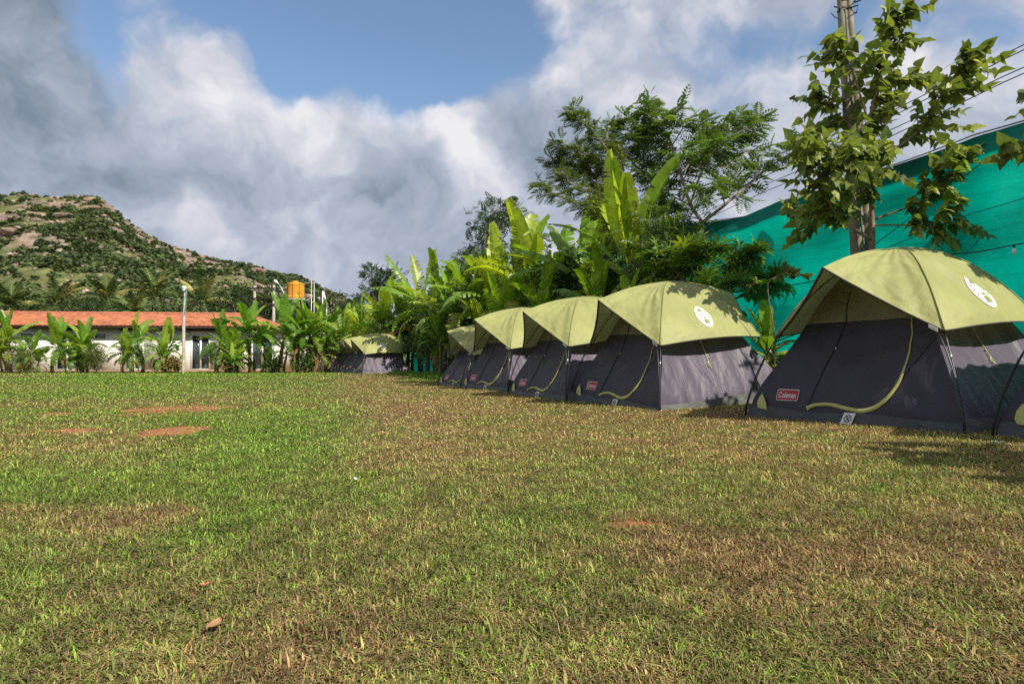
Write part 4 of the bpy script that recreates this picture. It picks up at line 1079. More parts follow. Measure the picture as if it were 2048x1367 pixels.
for q in (-1.57, -2.3, -.85):
    A = Acc(); A.tube([(rad*1.04*math.cos(q), rad*1.04*math.sin(q), bz+.05), (rad*1.04*math.cos(q), rad*1.04*math.sin(q), tz-.05), (rad*.5*math.cos(q), rad*.5*math.sin(q), tz+.17)], .018, 4); A.build('strap', M_DARK, tk, usecol=False)
A = Acc(); A.box((0, 0, bz-.08), (rad*2.6, rad*2.6, .12)); A.build('platform', M_STEEL, tk, smooth=False, usecol=False)
for sx in (-1, 1):
    for sy in (-1, 1): A = Acc(); A.box((sx*rad, sy*rad, (bz-.14)/2-.1), (.14, .14, bz-.08)); A.build('leg', M_CONC, tk, smooth=False, usecol=False)
p = W(626, 598, 51.); rl = thing('pipe_railing', 'thin white pipe posts and rail beside the yellow tank', 'railing', (p[0], 51., 0))
for (u, vt) in ((623, 560), (628.5, 555)): A = Acc(); t_ = rel(u, vt, 51, rl); A.tube([(t_[0], 0, -.2), (t_[0], 0, t_[2])], .035, 5); A.build('post', M_STEEL, rl, usecol=False)
A = Acc(); A.tube([rel(609, 565, 51, rl), rel(629, 566, 51, rl)], .03, 5); A.build('rail', M_STEEL, rl, usecol=False)
p = W(648, 604, 52.); af = thing('pole_stay', 'small white A shaped pole stay right of the pipe railing', 'pole stay', (p[0], 52., 0))
for (u0, u1) in ((645, 645.5), (653, 646.5)): A = Acc(); A.tube([rel(u0, 606, 52, af)*[1, 1, 0], rel(u0, 606, 52, af), rel(u1, 582, 52, af)], .05, 5); A.build('leg', M_CONC, af)
# coconut palms and wood behind the roof
for i, (u, v, Lf, Yd) in enumerate([(18, 600, 4.2, 84), (108, 596, 4.6, 88), (212, 588, 4.4, 92), (302, 583, 5.0, 96), (398, 592, 4.6, 92), (-55, 590, 4.5, 90), (262, 612, 3.4, 80)]):
    p = W(u, v, Yd); palm(['coconut palm at the far left edge behind the tiled roof', 'coconut palm behind the left part of the tiled roof, fronds in a wide fan', 'coconut palm behind the middle of the tiled roof', 'tallest coconut palm, its crown left of the white pole top', 'coconut palm right of the white pole top', 'coconut palm mostly outside the left frame edge', 'low young coconut palm between the middle palms'][i], (p[0], Yd, -.3), p[2]-.4, Lf, 50+i, 20, 'coconut palms behind the house')
# ================================================================ planting in front of the house
def G(u, Y, dz=0): x = (u-CX)/F*Y; return np.array([x, Y, gz(x, Y)+dz])
def HT(v, Y, u=900): return W(u, v, Y)[2]
fb = [(22, 33.5, 600, 9, 2, .25, 'banana plant at the left edge of the photo, its leaf across the roof'), (62, 33, 660, 7, 2, .4, 'low bushy banana clump with drooping leaves, second from the left edge'),
      (105, 34.2, 638, 7, 1, .15, 'banana plant with one upright dark leaf before the dark glass door'), (166, 34, 632, 9, 2, .15, 'banana plant with broad upright bright leaves in the middle of the left wall'),
      (246, 33.6, 655, 6, 1, .35, 'slim banana plant left of the curtained glass door'), (286, 34.3, 622, 8, 2, .45, 'ragged banana plant at the right of the curtained glass door'),
      (330, 33.8, 640, 8, 2, .35, 'banana plant with yellowing leaves left of the white pole'), (432, 34, 612, 8, 1, .25, 'banana plant with a tall slanting leaf before the closed dark door'),
      (458, 33.4, 655, 7, 2, .3, 'low dark banana clump right of the closed dark door'), (500, 34.4, 592, 8, 1, .2, 'banana plant with a single tall narrow leaf rising over the roof'),
      (526, 34.1, 630, 8, 1, .35, 'banana plant with hanging leaves below the pair of concrete poles'), (562, 34.6, 578, 9, 1, .3, 'tall banana plant with thick brown stem left of the yellow tank'),
      (593, 34.8, 596, 9, 2, .25, 'tallest front banana plant directly below the yellow tank'), (622, 35.2, 580, 9, 1, .3, 'banana plant right of the yellow tank with upright leaves'),
      (652, 36, 585, 9, 2, .35, 'banana plant just left of the far group of tents')]
for i, (u, Y, v, n, st, te, lab) in enumerate(fb):
    p = G(u, Y); H = HT(v, Y)-p[2]
    banana(lab, p, H, n+4, [1.1, 1.5, 1.3, 1.65][i % 4], te+[.1, .35, .25][i % 3], 200+i, lean=[-.15, .1, .2, -.05, 0][i % 5], leafL=H*[.46, .52][i % 2] if H > 3 else H*[.6, .52, .66][i % 3], dead=1 if i % 2 else 2, group='banana plants in front of the house', stems=st+(1 if i in (0, 1, 3, 5, 7, 8, 9, 11, 13) else 0), tint=(.95, 1.0, .9))
def shrub(label, u, Y, H, Wd, seed, col, lf=.2, nb=7, per=110, tm=None, alt=None, name='leafy_shrub', group=None, cat='shrub'):
    p = G(u, Y, -.05); return blobtree(name, label, cat, p, H, Wd, seed, col, lf, nb, per, .05, group, .9, tmpl=tm, alt=alt)
shrub('yellow and red leaved croton bush left of the white pole', 342, 33.2, 1.3, .9, 301, (.24, .22, .05), .22, 6, 70, TBW, (.35, .12, .03))
shrub('fine leaved bamboo palm bush before the white wall', 193, 33.2, 1.5, 1.1, 302, (.12, .15, .04), .34, 6, 90, T_blade(.09, .02, .3))
shrub('green and ochre leafy bush at the foot of the left banana clump', 48, 32.8, 1.4, 1.3, 303, (.14, .17, .04), .28, 7, 80, T_blade(.12, .03, .3))
shrub('small dark green bush right of the closed dark door', 478, 33.6, 1.2, 1.2, 304, (.07, .12, .03), .22, 6, 80)
shrub('low bush under the tall banana stems', 545, 34.2, .9, 1., 305, (.08, .13, .03), .2, 6, 70)
shrub('dark bush at the base of the banana plant below the yellow tank', 610, 34.6, 1.2, 1.2, 306, (.07, .12, .03), .22, 6, 80)
shrub('tall yellow flowering shrub behind the roof', 478, 46, 3.4, 3.2, 307, (.17, .2, .05), .22, 8, 200, None, (.6, .5, .04))
shrub('bright yellow green weeping shrub left of the far tents', 672, 38, 3.6, 3.4, 308, (.26, .32, .07), .24, 9, 240, T_blade(.14, .03, .3))
shrub('dense dark shrub behind the far tents', 655, 42, 3.2, 3.6, 309, (.06, .10, .03), .25, 9, 200)
shrub('broad yellowish shrub left above the far tents', 708, 41, 4.3, 4., 310, (.2, .26, .05), .24, 10, 240)

# ================================================================ the planting behind the tents
bb = [(1262, 13.2, 262, 9, 1, .22, 1.6, 'tallest banana plant with one huge upright leaf above the near tents'), (1185, 16.2, 352, 9, 1, .3, 1., 'banana plant left of the huge upright leaf, arching against the sky'),
      (1128, 17.6, 408, 10, 1, .25, 1.1, 'bright sunlit banana plant in the middle of the planting'), (1055, 19.4, 395, 10, 1, .35, 1., 'banana plant with a long slanting leaf reaching up left into the sky'),
      (1000, 20.8, 440, 10, 1, .35, 1., 'banana plant with sunlit ribbed leaves below the slanting leaf'), (948, 22.4, 462, 10, 1, .45, 1., 'banana plant with browning lower leaves left of the sunlit one'),
      (905, 24.6, 500, 9, 1, .5, 1., 'lower banana plant over the end of the near row of tents'), (874, 28.0, 490, 10, 1, .45, 1., 'banana plant with a narrow upright tip leaf in the left of the planting'),
      (842, 30.4, 480, 9, 1, .85, 1., 'shredded half dry banana plant standing against the sky'), (803, 32.0, 540, 9, 1, .4, 1., 'banana plant behind the far emblem tent'),
      (765, 32.6, 548, 9, 1, .4, 1., 'banana plant with long pale leaf left of the far emblem tent'), (728, 35.2, 580, 9, 2, .35, 1., 'banana plant above the roofs of the far tents'), (694, 37.6, 592, 9, 2, .35, 1., 'banana plant at the left end of the far group of tents'),
      (1085, 15.9, 500, 9, 1, .4, 1., 'low banana plant directly behind the pale dome tent'), (1190, 13.4, 470, 8, 1, .45, 1., 'low banana plant behind the second tent, leaves hanging forward'), (1010, 18.2, 520, 9, 1, .45, 1., 'low banana plant with wide hanging leaves behind the far end of the near row'),
      (965, 20.6, 560, 9, 1, .45, 1., 'low banana plant with a wide leaf arching left over the gap between tent groups'), (880, 24.0, 600, 9, 1, .5, 1., 'short banana plant in the gap between the tent groups'), (868, 28.6, 640, 9, 1, .5, 1., 'short banana plant right of the far emblem tent'),
      (1270, 12.2, 520, 8, 1, .3, 1., 'short banana plant behind the emblem tent of the near row'), (1534, 9.6, 592, 6, 2, .1, .9, 'young broad leaved banana plant in the gap between the two nearest tents'),
      (925, 28, 540, 9, 1, .4, 1., 'banana plant in the second line behind the browning one'), (1035, 23.5, 470, 9, 1, .4, 1., 'banana plant in the second line behind the slanting leaf')]
for i, (u, Y, v, n, st, te, upk, lab) in enumerate(bb):
    p = G(u, Y); p[0] = min(p[0], 9.4-.444*Y); H = HT(v, Y)-p[2]
    banana(lab, p, H, n+(6 if i else 0), [1.2, 1.45, 1.3][i % 3] if i else .75, te+(.22 if i else 0), 400+i, leafL=H*.47 if i else H*.5, dead=2 if te > .2 else 0, group='banana plants behind the tents', stems=st, tint=(1.3, 1.2, .9) if i else (1.5, 1.4, .8), stemfrac=.46, up=1. if i == 0 else 0., rstem=.8, wf=1. if i else .72)  # first plant tinted brighter: backlight through its big leaf put into the colour
sb = [(1330, 13.2, 3.0, 1.8, (.06, .11, .025)), (1245, 14.8, 3.2, 2.2, (.07, .12, .03)), (1165, 16.0, 3.3, 2.4, (.05, .10, .025)), (1105, 18.3, 3.6, 2.6, (.08, .13, .03)), (1040, 19.9, 3.6, 2.8, (.06, .11, .03)),
      (985, 21.8, 3.6, 2.8, (.05, .095, .025)), (930, 23.8, 3.8, 3.0, (.07, .12, .03)), (888, 25.6, 3.4, 3.0, (.06, .10, .03)), (862, 29.2, 3.4, 2.2, (.09, .15, .03)), (815, 32.2, 3.7, 3.0, (.07, .12, .03)), (778, 32.2, 4.0, 3.4, (.10, .16, .035)), (742, 35, 4.0, 3.4, (.12, .18, .04)),
      (1405, 11.9, 2.0, 1.5, (.05, .09, .025)), (1290, 13.0, 1.9, 1.6, (.045, .08, .02))]
words = ['first', 'second', 'third', 'fourth', 'fifth', 'sixth', 'seventh', 'eighth', 'ninth', 'tenth', 'eleventh', 'twelfth', 'thirteenth', 'fourteenth']
order = sorted(range(len(sb)), key=lambda i: -sb[i][0])
for i, (u, Y, H, Wd, c) in enumerate(sb):
    p = G(u, Y); p[0] = min(p[0], 9.1-.444*Y)
    blobtree('leafy_shrub', words[order.index(i)]+' dense dark green shrub from the right under the banana leaves behind the tents', 'shrub', p, H, Wd, 500+i, c, .17, 8, 150, .08, 'shrubs under the banana plants', .9, tmpl=TB if i % 2 else TBW, alt=(c[0]*2, c[1]*1.7, c[2]))
mixl = [(1330, 12.9, 500), (1215, 14.4, 430), (1160, 15.6, 470), (1140, 19.0, 420), (1090, 17.2, 455), (1060, 21.5, 440), (1030, 18.9, 480), (975, 20.6, 500), (925, 22.8, 520), (880, 25.2, 560), (806, 31.4, 590), (780, 31.4, 600)]
for i, (u, Y, v) in enumerate(mixl):
    p = G(u+18, Y+.8); p[0] = min(p[0], 9.35-.444*(Y+.8)); H = HT(v+38, Y+.8)
    c = [(.09, .15, .03), (.13, .19, .035), (.06, .11, .025)][i % 3]
    blobtree('feathery_shrub', words[i % 14]+' feathery leaved tall shrub from the right, threaded between the banana plants', 'shrub', p, H, H*.42, 700+i, c, .24, 11, 75, .3, 'feathery shrubs among the banana plants', .9, tmpl=TPNW if i % 2 else TB, alt=(c[0]*2.2, c[1]*1.8, c[2]))
# compound leaved trees standing against the sky
def BR(pts, d0, dd=None):  # pixel polyline with a depth for each point
    n = len(pts); dd = dd or [0]*n; out = []
    for i, (u, v) in enumerate(pts):
        y = d0+dd[i]; yn = 9.74/((u-CX)/F+.444)
        if W(u, v, y)[2] < 3.9: y = min(y, yn-.35)      # stay on the lawn side of the net
        out.append(W(u, v, y))
    return np.array(out)
D = 12.9
def gr0(u, Y): q = G(u, Y); return q
b0 = gr0(1398, D)
tree('slender_tree', 'fork trunked feathery leaved tree against the sky, right of the tallest banana leaf', 'tree', b0,
     [(np.vstack([[b0], BR([(1400, 560), (1404, 480), (1405, 445)], D)]), .055, .045, 0),
      (BR([(1405, 445), (1380, 410), (1362, 350), (1345, 290), (1318, 240), (1290, 205)], D, [0, .3, .7, 1.1, 1.4, 1.6]), .04, .012, 1.),
      (BR([(1362, 350), (1330, 330), (1290, 300), (1270, 265)], D, [.7, 1.2, 1.5, 1.7]), .02, .008, 1.),
      (BR([(1380, 410), (1400, 350), (1420, 310), (1460, 275), (1520, 240)], D, [.1, 0, -.2, -.4, -.6]), .025, .008, 1.),
      (BR([(1405, 445), (1450, 410), (1500, 365), (1550, 325), (1610, 290)], D, [0, -.2, -.5, -.7, -.8]), .035, .010, .75),
      (BR([(1450, 410), (1440, 370), (1400, 380)], D, [-.2, -.4, -.6]), .015, .006, 1.),
      (BR([(1362, 350), (1400, 300), (1440, 250), (1490, 232)], D, [.3, .4, .5, .4]), .02, .006, 1.),
      (BR([(1345, 290), (1370, 250), (1350, 215)], D, [1.1, .8, .7]), .015, .006, 1.),
      (BR([(1380, 410), (1340, 390), (1300, 360), (1290, 330)], D, [.3, .8, 1.2, 1.4]), .015, .006, 1.),
      (BR([(1365, 360), (1390, 330), (1410, 270), (1400, 240)], D, [.3, .7, .9, 1.]), .015, .006, 1.),
      (BR([(1400, 350), (1430, 340), (1470, 320), (1500, 300)], D, [0, .3, .5, .6]), .013, .006, 1.),
      (BR([(1345, 290), (1310, 285), (1275, 250), (1262, 225)], D, [1.1, 1.4, 1.7, 1.9]), .013, .006, 1.),
      (BR([(1405, 440), (1370, 430), (1330, 420), (1300, 400)], D, [0, .3, .7, 1.]), .013, .006, 1.)],
     TPNW, .34, (.12, .19, .045), 601, twig=.44, twn=10, per=8, droop=.3, flat=.35, alt=(.13, .19, .035), start=.3, barkc=(.30, .24, .19))
D = 14.2; b0 = gr0(1268, D)
tree('slender_tree', 'thin stemmed tree with sprays of small oval leaves left of the tallest banana leaf', 'tree', b0,
     [(np.vstack([[b0], BR([(1268, 560), (1258, 480), (1254, 400), (1246, 330), (1236, 290)], D)]), .05, .015, .25),
      (BR([(1262, 520), (1230, 460), (1190, 415), (1130, 400), (1070, 372)], D, [0, -.2, -.4, -.6, -.8]), .025, .008, .9),
      (BR([(1254, 400), (1235, 330), (1205, 285), (1165, 245), (1140, 222)], D, [0, -.1, -.2, -.3, -.4]), .02, .007, 1.),
      (BR([(1250, 370), (1200, 330), (1150, 300), (1110, 288)], D, [0, .2, .3, .4]), .018, .006, 1.),
      (BR([(1256, 420), (1200, 370), (1140, 335), (1105, 325)], D, [0, .3, .5, .7]), .018, .006, 1.),
      (BR([(1246, 330), (1262, 290), (1300, 260)], D, [0, .3, .5]), .012, .005, 1.),
      (BR([(1250, 350), (1225, 300), (1215, 262), (1235, 240)], D, [0, .3, .4, .5]), .012, .005, 1.),
      (BR([(1256, 430), (1215, 390), (1180, 340), (1165, 300)], D, [0, .2, .3, .4]), .012, .005, 1.),
      (BR([(1256, 440), (1225, 410), (1150, 375), (1120, 350)], D, [0, -.2, -.3, -.4]), .012, .005, 1.)],
     TPNW, .23, (.12, .17, .045), 602, twig=.34, twn=17, per=8, droop=.2, flat=.5, alt=(.14, .18, .04), start=.2, barkc=(.34, .27, .2))
blobtree('broadleaf_tree', 'dark airy tree rising behind the left half of the planting', 'tree', G(965, 27), HT(395, 27)+.2, 3.4, 603, (.05, .085, .03), .42, 9, 60, .45, None, .7, tmpl=TPNW)
blobtree('broadleaf_tree', 'dark tree peeping over the banana plants left of the airy one', 'tree', G(918, 30), HT(480, 30), 3., 604, (.04, .07, .025), .4, 6, 60, .4, None, .7, tmpl=TPNW)
blobtree('broadleaf_tree', 'dark flat crowned tree on the horizon above the far tents', 'tree', (W(757, 600, 62)[0], 62, -.2), HT(512, 62), 5.2, 605, (.035, .065, .025), .62, 10, 70, .45, None, .6, tmpl=TPNW)
blobtree('broadleaf_tree', 'small dark tree left of the flat crowned one on the horizon', 'tree', (W(720, 600, 60)[0], 60, -.2), HT(560, 60), 2.2, 606, (.035, .06, .025), .45, 5, 50, .5, None, .6, tmpl=TPNW)
blobtree('broadleaf_tree', 'dark tree filling the skyline right of the pole stay', 'tree', (W(672, 600, 70)[0], 70, -.2), HT(575, 70), 5.5, 607, (.06, .08, .03), .4, 9, 130, .1, None, .7)
blobtree('broadleaf_tree', 'greenish brown tree between the flat crowned tree and the far tents', 'tree', (W(700, 600, 66)[0], 66, -.2), HT(590, 66), 5.5, 608, (.09, .12, .04), .4, 9, 130, .1, None, .7)
wl = ['dark bushy tree of the wood behind the tiled roof']*9
for i, (u, v, Yd) in enumerate([(55, 585, 75), (160, 590, 80), (255, 575, 86), (345, 590, 78), (440, 575, 72), (480, 560, 84), (525, 565, 68), (600, 580, 66), (10, 560, 90), (640, 585, 60)]):
    blobtree('broadleaf_tree', 'dark bushy tree of the wood between the tiled roof and the hill', 'tree', (W(u, 600, Yd)[0], Yd, -.2), HT(v, Yd), 7.5 if Yd > 70 else 5.5, 620+i, (.032, .058, .02), .5, 10, 130, .08, 'trees of the wood behind the roof', .75, mat=M_FAR, alt=(.10, .13, .03))
blobtree('broadleaf_tree', 'bushy mid green tree filling the space between the tallest banana leaf and the green net', 'tree', (W(1338, 600, 12.6)[0], 12.6, gz(3.0, 12.6)), HT(408, 12.6), 1.9, 660, (.09, .14, .035), .26, 11, 60, .45, None, .9, tmpl=TPNW, alt=(.18, .24, .05))
# shrub with star shaped leaves in flat layers before the net
D = 11.2; b0 = gr0(1420, D)
lay = []
for (x1, v1, x2, v2, dd) in [(1330, 505, 1310, 500, .5), (1370, 490, 1440, 488, 0), (1480, 500, 1515, 490, -.3), (1350, 530, 1300, 540, .6), (1460, 530, 1500, 520, .3), (1470, 560, 1545, 548, -.5), (1410, 560, 1440, 580, -.6), (1360, 570, 1310, 580, .3), (1520, 560, 1565, 540, .2), (1390, 510, 1400, 500, .7)]:
    v1 += 14; v2 += 14
    lay.append((BR([(1420, 640), ((1420+x1)/2, (620+v1)/2), (x1, v1), (x2, v2)], D, [0, dd*.3, dd*.7, dd]), .02, .008, 1.2))
tree('papaya_shrub', 'bush with star shaped leaves in flat layers in front of the green net', 'shrub', b0, [(np.vstack([[b0], BR([(1420, 640)], D)]), .035, .03, 0)]+lay,
     TPM, .26, (.18, .30, .045), 640, twig=.34, twn=6, per=6, droop=.1, flat=.18, alt=(.26, .30, .04), pa=.22, start=.45, barkc=(.25, .25, .14))
# heart leaved tree beside the concrete pole
D = 9.0; b0 = gr0(1742, D)
tree('heart_leaved_tree', 'near tree with drooping heart shaped leaves growing beside the tall concrete pole', 'tree', b0,
     [(np.vstack([[b0], BR([(1744, 560), (1745, 480), (1744, 400), (1740, 320), (1735, 260), (1752, 180), (1775, 110), (1800, 60), (1812, 30)], D, [0, 0, 0, 0, 0, -.1, -.2, -.3, -.3])]), .05, .008, .75),
      (BR([(1740, 320), (1790, 300), (1840, 260), (1890, 190), (1925, 140), (1940, 105)], D, [0, -.2, -.3, -.5, -.6, -.6]), .025, .006, 1.25),
      (BR([(1744, 440), (1800, 420), (1860, 400), (1910, 350), (1935, 300)], D, [0, .1, .3, .4, .5]), .018, .005, 1.1),
      (BR([(1745, 450), (1820, 450), (1870, 455), (1920, 430)], D, [0, -.3, -.6, -.7]), .014, .005, .9),
      (BR([(1744, 480), (1700, 455), (1665, 420), (1640, 370), (1625, 310)], D, [0, -.2, -.4, -.5, -.5]), .022, .006, 1.2),
      (BR([(1744, 475), (1690, 450), (1640, 430), (1580, 430)], D, [0, .1, .3, .4]), .014, .005, 1.),
      (BR([(1738, 290), (1700, 250), (1660, 215), (1620, 200)], D, [0, .2, .4, .5]), .018, .005, 1.),
      (BR([(1735, 240), (1715, 170), (1690, 110), (1670, 85)], D, [0, -.2, -.3, -.3]), .016, .005, 1.1),
      (BR([(1740, 340), (1700, 320), (1650, 310), (1600, 290)], D, [0, -.4, -.7, -.8]), .016, .005, 1.),
      (BR([(1752, 180), (1790, 160), (1820, 150)], D, [-.1, .1, .2]), .012, .005, 1.),
      (BR([(1742, 380), (1760, 340), (1780, 310)], D, [0, -.4, -.6]), .012, .005, 1.2),
      (BR([(1740, 310), (1720, 270), (1700, 330)], D, [0, -.5, -.7]), .012, .005, 1.)],
     TH_, .15, (.165, .215, .05), 650, twig=.62, twn=13.5, per=10, droop=.35, ldroop=.55, flat=.5, alt=(.32, .36, .08), pa=.3, start=.3, barkc=(.30, .22, .15))
D = 6.3; xb = 5.75; b0 = np.array([xb+.35, D, gz(xb+.35, D)])
def PT(*p): return np.array(p, float)
tree('heart_leaved_tree', 'tree outside the right frame edge whose heart shaped leaves hang into the picture', 'tree', b0,
     [(np.array([b0, b0+[0, 0, 1.6], b0+[-.05, 0, 2.6], b0+[0, .1, 3.6], b0+[.1, .1, 4.4]]), .06, .012, .5),
      (np.array([b0+[-.02, 0, 2.0], W(2120, 330, 6.2), W(2060, 300, 6.1), W(2015, 300, 6.0)]), .02, .005, 1.3),
      (np.array([b0+[0, 0, 2.5], W(2140, 230, 6.3), W(2085, 200, 6.3), W(2040, 190, 6.3)]), .02, .005, 1.3),
      (np.array([b0+[0, 0, 2.2], b0+[.5, -.4, 2.8], b0+[.9, -.8, 3.2]]), .02, .006, 1.4),
      (np.array([b0+[0, 0, 2.6], b0+[.2, -.8, 3.2], b0+[.3, -1.3, 3.5]]), .02, .006, 1.4)],
     TH_, .135, (.11, .15, .04), 651, ldroop=.4, twig=.36, twn=3.6, per=6, droop=.5, flat=.5, alt=(.15, .16, .04), pa=.2, start=.4, barkc=(.30, .22, .15))
b0 = np.array([5.75, 2.1, gz(5.75, 2.1)])
tree('heart_leaved_tree', 'tree standing wholly right of the frame that shades the lawn before the nearest tents', 'tree', b0,
     [(np.array([b0, b0+[0, 0, 1.6], b0+[-.05, 0, 2.8], b0+[0, .1, 3.6]]), .06, .012, .8), (np.array([b0+[0, 0, 1.8], b0+[-.7, .2, 2.3], b0+[-1.1, .5, 2.5]]), .02, .006, 1.4),
      (np.array([b0+[0, 0, 2.0], b0+[.6, .5, 2.5], b0+[.8, .9, 2.8]]), .02, .006, 1.4), (np.array([b0+[0, 0, 2.2], b0+[-.3, -.8, 2.8], b0+[-.5, -1.2, 3.1]]), .02, .006, 1.4),
      (np.array([b0+[0, 0, 2.4], b0+[-.9, -.4, 2.9]]), .02, .006, 1.4)],
     TH_, .17, (.085, .10, .03), 653, twig=.5, twn=8.0, per=8, droop=.5, flat=.5, start=.2)
# creeper tips sticking up between the tents
D = 8.9; p = W(1545, 575, D); b0 = gr0(1545, D)
tree('heart_leaved_sapling', 'sprig of small dark leaves before the green net, left of the nearest tent', 'shrub', b0, [(np.array([b0, b0+[.05, 0, .9], W(1530, 560, D), W(1575, 545, D), W(1605, 550, D)]), .010, .003, .5)],
     TH_, .11, (.06, .08, .03), 652, twig=.16, twn=7, per=4, droop=.5, start=.62)

# ================================================================ green shade net, pole, wires
def net_x(y): return 9.74-.444*y
M_NET = None
m, t = newmat('shade_net'); n1 = noise(t, 1.1, 5, .6, stretch=(1, 1, .7)); n2 = noise(t, 2.2, 6, .7, stretch=(.25, .25, 3.)); n3 = noise(t, 160., 1, .5)
c = ramp(t, n1, [(.28, (.0, .36, .27)), (.5, (.0, .48, .37)), (.75, (.01, .56, .43))]); c = mixc(t, c, ramp(t, n2, [(.3, .9), (.7, 1.08)]), 1., 'MULTIPLY'); c = mixc(t, c, ramp(t, n3, [(.3, .8), (.7, 1.2)]), 1., 'MULTIPLY')
finish(m, t, c, .7, bump(t, n2, .3, .05), .25, .6); M_NET = m
supports = [2.2, 5.2, 8.3, 11.2, 13.7, 17.5, 21.5, 25.5, 29.5, 33.5]
def net_top(y):
    z = np.interp(y, [0, 6, 7.6, 8.4, 9.5, 10.5, 12, 14, 16, 34], [3.75, 3.72, 3.66, 3.62, 3.58, 3.50, 3.42, 3.66, 3.62, 3.6])
    s = np.array(supports); i = np.clip(np.searchsorted(s, y)-1, 0, len(s)-2); f = (y-s[i])/(s[i+1]-s[i])
    return z-.06*4*f*(1-f)
net = thing('shade_net_fence', 'tall turquoise green shade net fence running behind the tents and plants', 'fence', (net_x(10), 10, gz(net_x(10), 10)))
nl = np.array(net.location)
yv = np.linspace(1.2, 34, 420); vv = np.linspace(0, 1, 44); YY, VV = np.meshgrid(yv, vv, indexing='ij')
zt = net_top(YY.ravel()).reshape(YY.shape); zb_ = ground(net_x(YY.ravel()), YY.ravel()).reshape(YY.shape)
s = np.array(supports); ii = np.clip(np.searchsorted(s, YY)-1, 0, len(s)-2); ff = (YY-s[ii])/(s[ii+1]-s[ii])
bel = .09*np.sin(np.pi*ff)*np.sin(np.pi*VV)+.10*(fbm(YY*.5+VV*2.2, VV*2.2-YY*.2, 91, 4)-.5)+.05*np.sin((VV*3.1+YY*.22)*6.)*(VV > .1)+.035*(fbm(YY*.8, VV*9-YY*.5, 95, 3)-.5)
bel += .05*np.exp(-((VV-.93)/.02)**2)
nn = np.array([1, .444, 0])/math.hypot(1, .444)
Gp = np.stack([net_x(YY), YY, zb_+(zt-zb_)*VV], -1)-nn*bel[..., None]-nl
A = Acc(); A.grid(Gp); A.build('net_sheet', M_NET, net, usecol=False)
M_HEM = plain('net_hem', (.0, .20, .145), .7, .2, 3.)
A = Acc(); Gh = Gp[:, -4:, :].copy()-nn*np.array([.035]); Gh[:, :, 2] += np.linspace(0, .02, 4)[None, :]-.02; A.grid(Gh); A.build('folded_hem', M_HEM, net, usecol=False)
for y in supports:
    A = Acc(); x = net_x(y)+.16; A.tube(np.array([(x, y+.02, gz(x, y)-.2), (x, y+.02, float(net_top(np.array([y]))[0])+.03)])-nl, .04, 7, C=(.10, .08, .06)); A.build('post', M_BARK, net)
A = Acc(); A.tube(np.stack([net_x(yv), yv, net_top(yv)+.01], -1)-nn*.03-nl, .009, 4); A.build('top_rope', M_DARK, net, usecol=False)
# string of bulbs and ropes in front of the net
def onnet(u, v, off=.25):
    k = (u-CX)/F; y = (9.74-off)/(k+.444); return W(u, v, y)
def cable(name, label, cat, P, rad, mat, sag=0.):
    P = np.array(P); n = 24; q = np.linspace(0, len(P)-1, n); Ps = np.stack([np.interp(q, range(len(P)), P[:, j]) for j in range(3)], -1)
    Ps[:, 2] -= sag*np.abs(np.sin(np.pi*q)); o = Acc(); b = Ps[0].copy(); o.tube(Ps-b, rad, 5); ob = o.build(name, mat, usecol=False); ob.location = b; tag(ob, label, cat); return ob, Ps
lb, Ps = cable('string_light_cable', 'dark sagging cable with small clear bulbs strung before the green net', 'string light', [onnet(2110, 468), onnet(2028, 489), onnet(1905, 508), onnet(1690, 545), onnet(1570, 572), onnet(1440, 600)], .008, M_BLK, .02)
M_BULB = plain('bulb_glass', (.75, .78, .78), .15, .05, spec=.7)
for (u, v) in ((2028, 489), (1905, 508), (1700, 543)):
    p = onnet(u, v)-np.array(lb.location)
    A = Acc(); A.tube([p, p+[0, 0, -.045]], .013, 6); so_ = A.build('bulb_socket', M_BLK, lb, usecol=False)
    A = Acc(); A.tube([p+[0, 0, -.04], p+[0, 0, -.06], p+[0, 0, -.085], p+[0, 0, -.11], p+[0, 0, -.12]], [.012, .022, .03, .022, .006], 9); A.build('bulb', M_BULB, so_, usecol=False)
lb2, _ = cable('string_light_cable', 'thin cable with one bulb crossing high on the green net', 'string light', [onnet(2100, 290), onnet(1978, 314), onnet(1900, 372), onnet(1745, 492)], .006, M_BLK, .01)
p = onnet(1980, 315)-np.array(lb2.location); A = Acc(); A.tube([p+[0, 0, .0], p+[0, 0, -.03], p+[0, 0, -.07], p+[0, 0, -.09]], [.012, .026, .022, .006], 8); A.build('bulb', M_BULB, lb2, usecol=False)
cable('rope', 'thin rope slanting across the right of the green net', 'rope', [onnet(2110, 375), onnet(1940, 428), onnet(1760, 500)], .005, M_BLK, .01)
# tall concrete pole
D = 9.45; pb = gr0(1741, D); P = np.array([pb-[0, 0, .2], W(1725, 500, D), W(1706, 250, D), W(1689, 0, D), W(1684, -70, D)]); P[0][0] = W(1741, 700, D)[0]
pole_o = thing('utility_pole', 'tall leaning concrete power pole rising behind the heart leaved tree', 'utility pole', tuple(pb))
A = Acc(); Gq = []
wid = [.34, .30, .235, .185, .175]
q = np.linspace(0, 4, 60)
for k in q:
    c = np.array([np.interp(k, range(5), P[:, j]) for j in range(3)])-pb; w = np.interp(k, range(5), wid)/2; jag = .012*(vnoise(k*9, 0, 4)-.5)
    ch = .25*w
    Gq.append([(c[0]+sx*w+jag, c[1]+sy*w*.62, c[2]) for (sx, sy) in ((-1, -.7), (-.8, -1), (-.22, -1), (-.18, -.82), (.18, -.82), (.22, -1), (.8, -1), (1, -.7), (1, .7), (.8, 1), (-.8, 1), (-1, .7), (-1, -.7))])
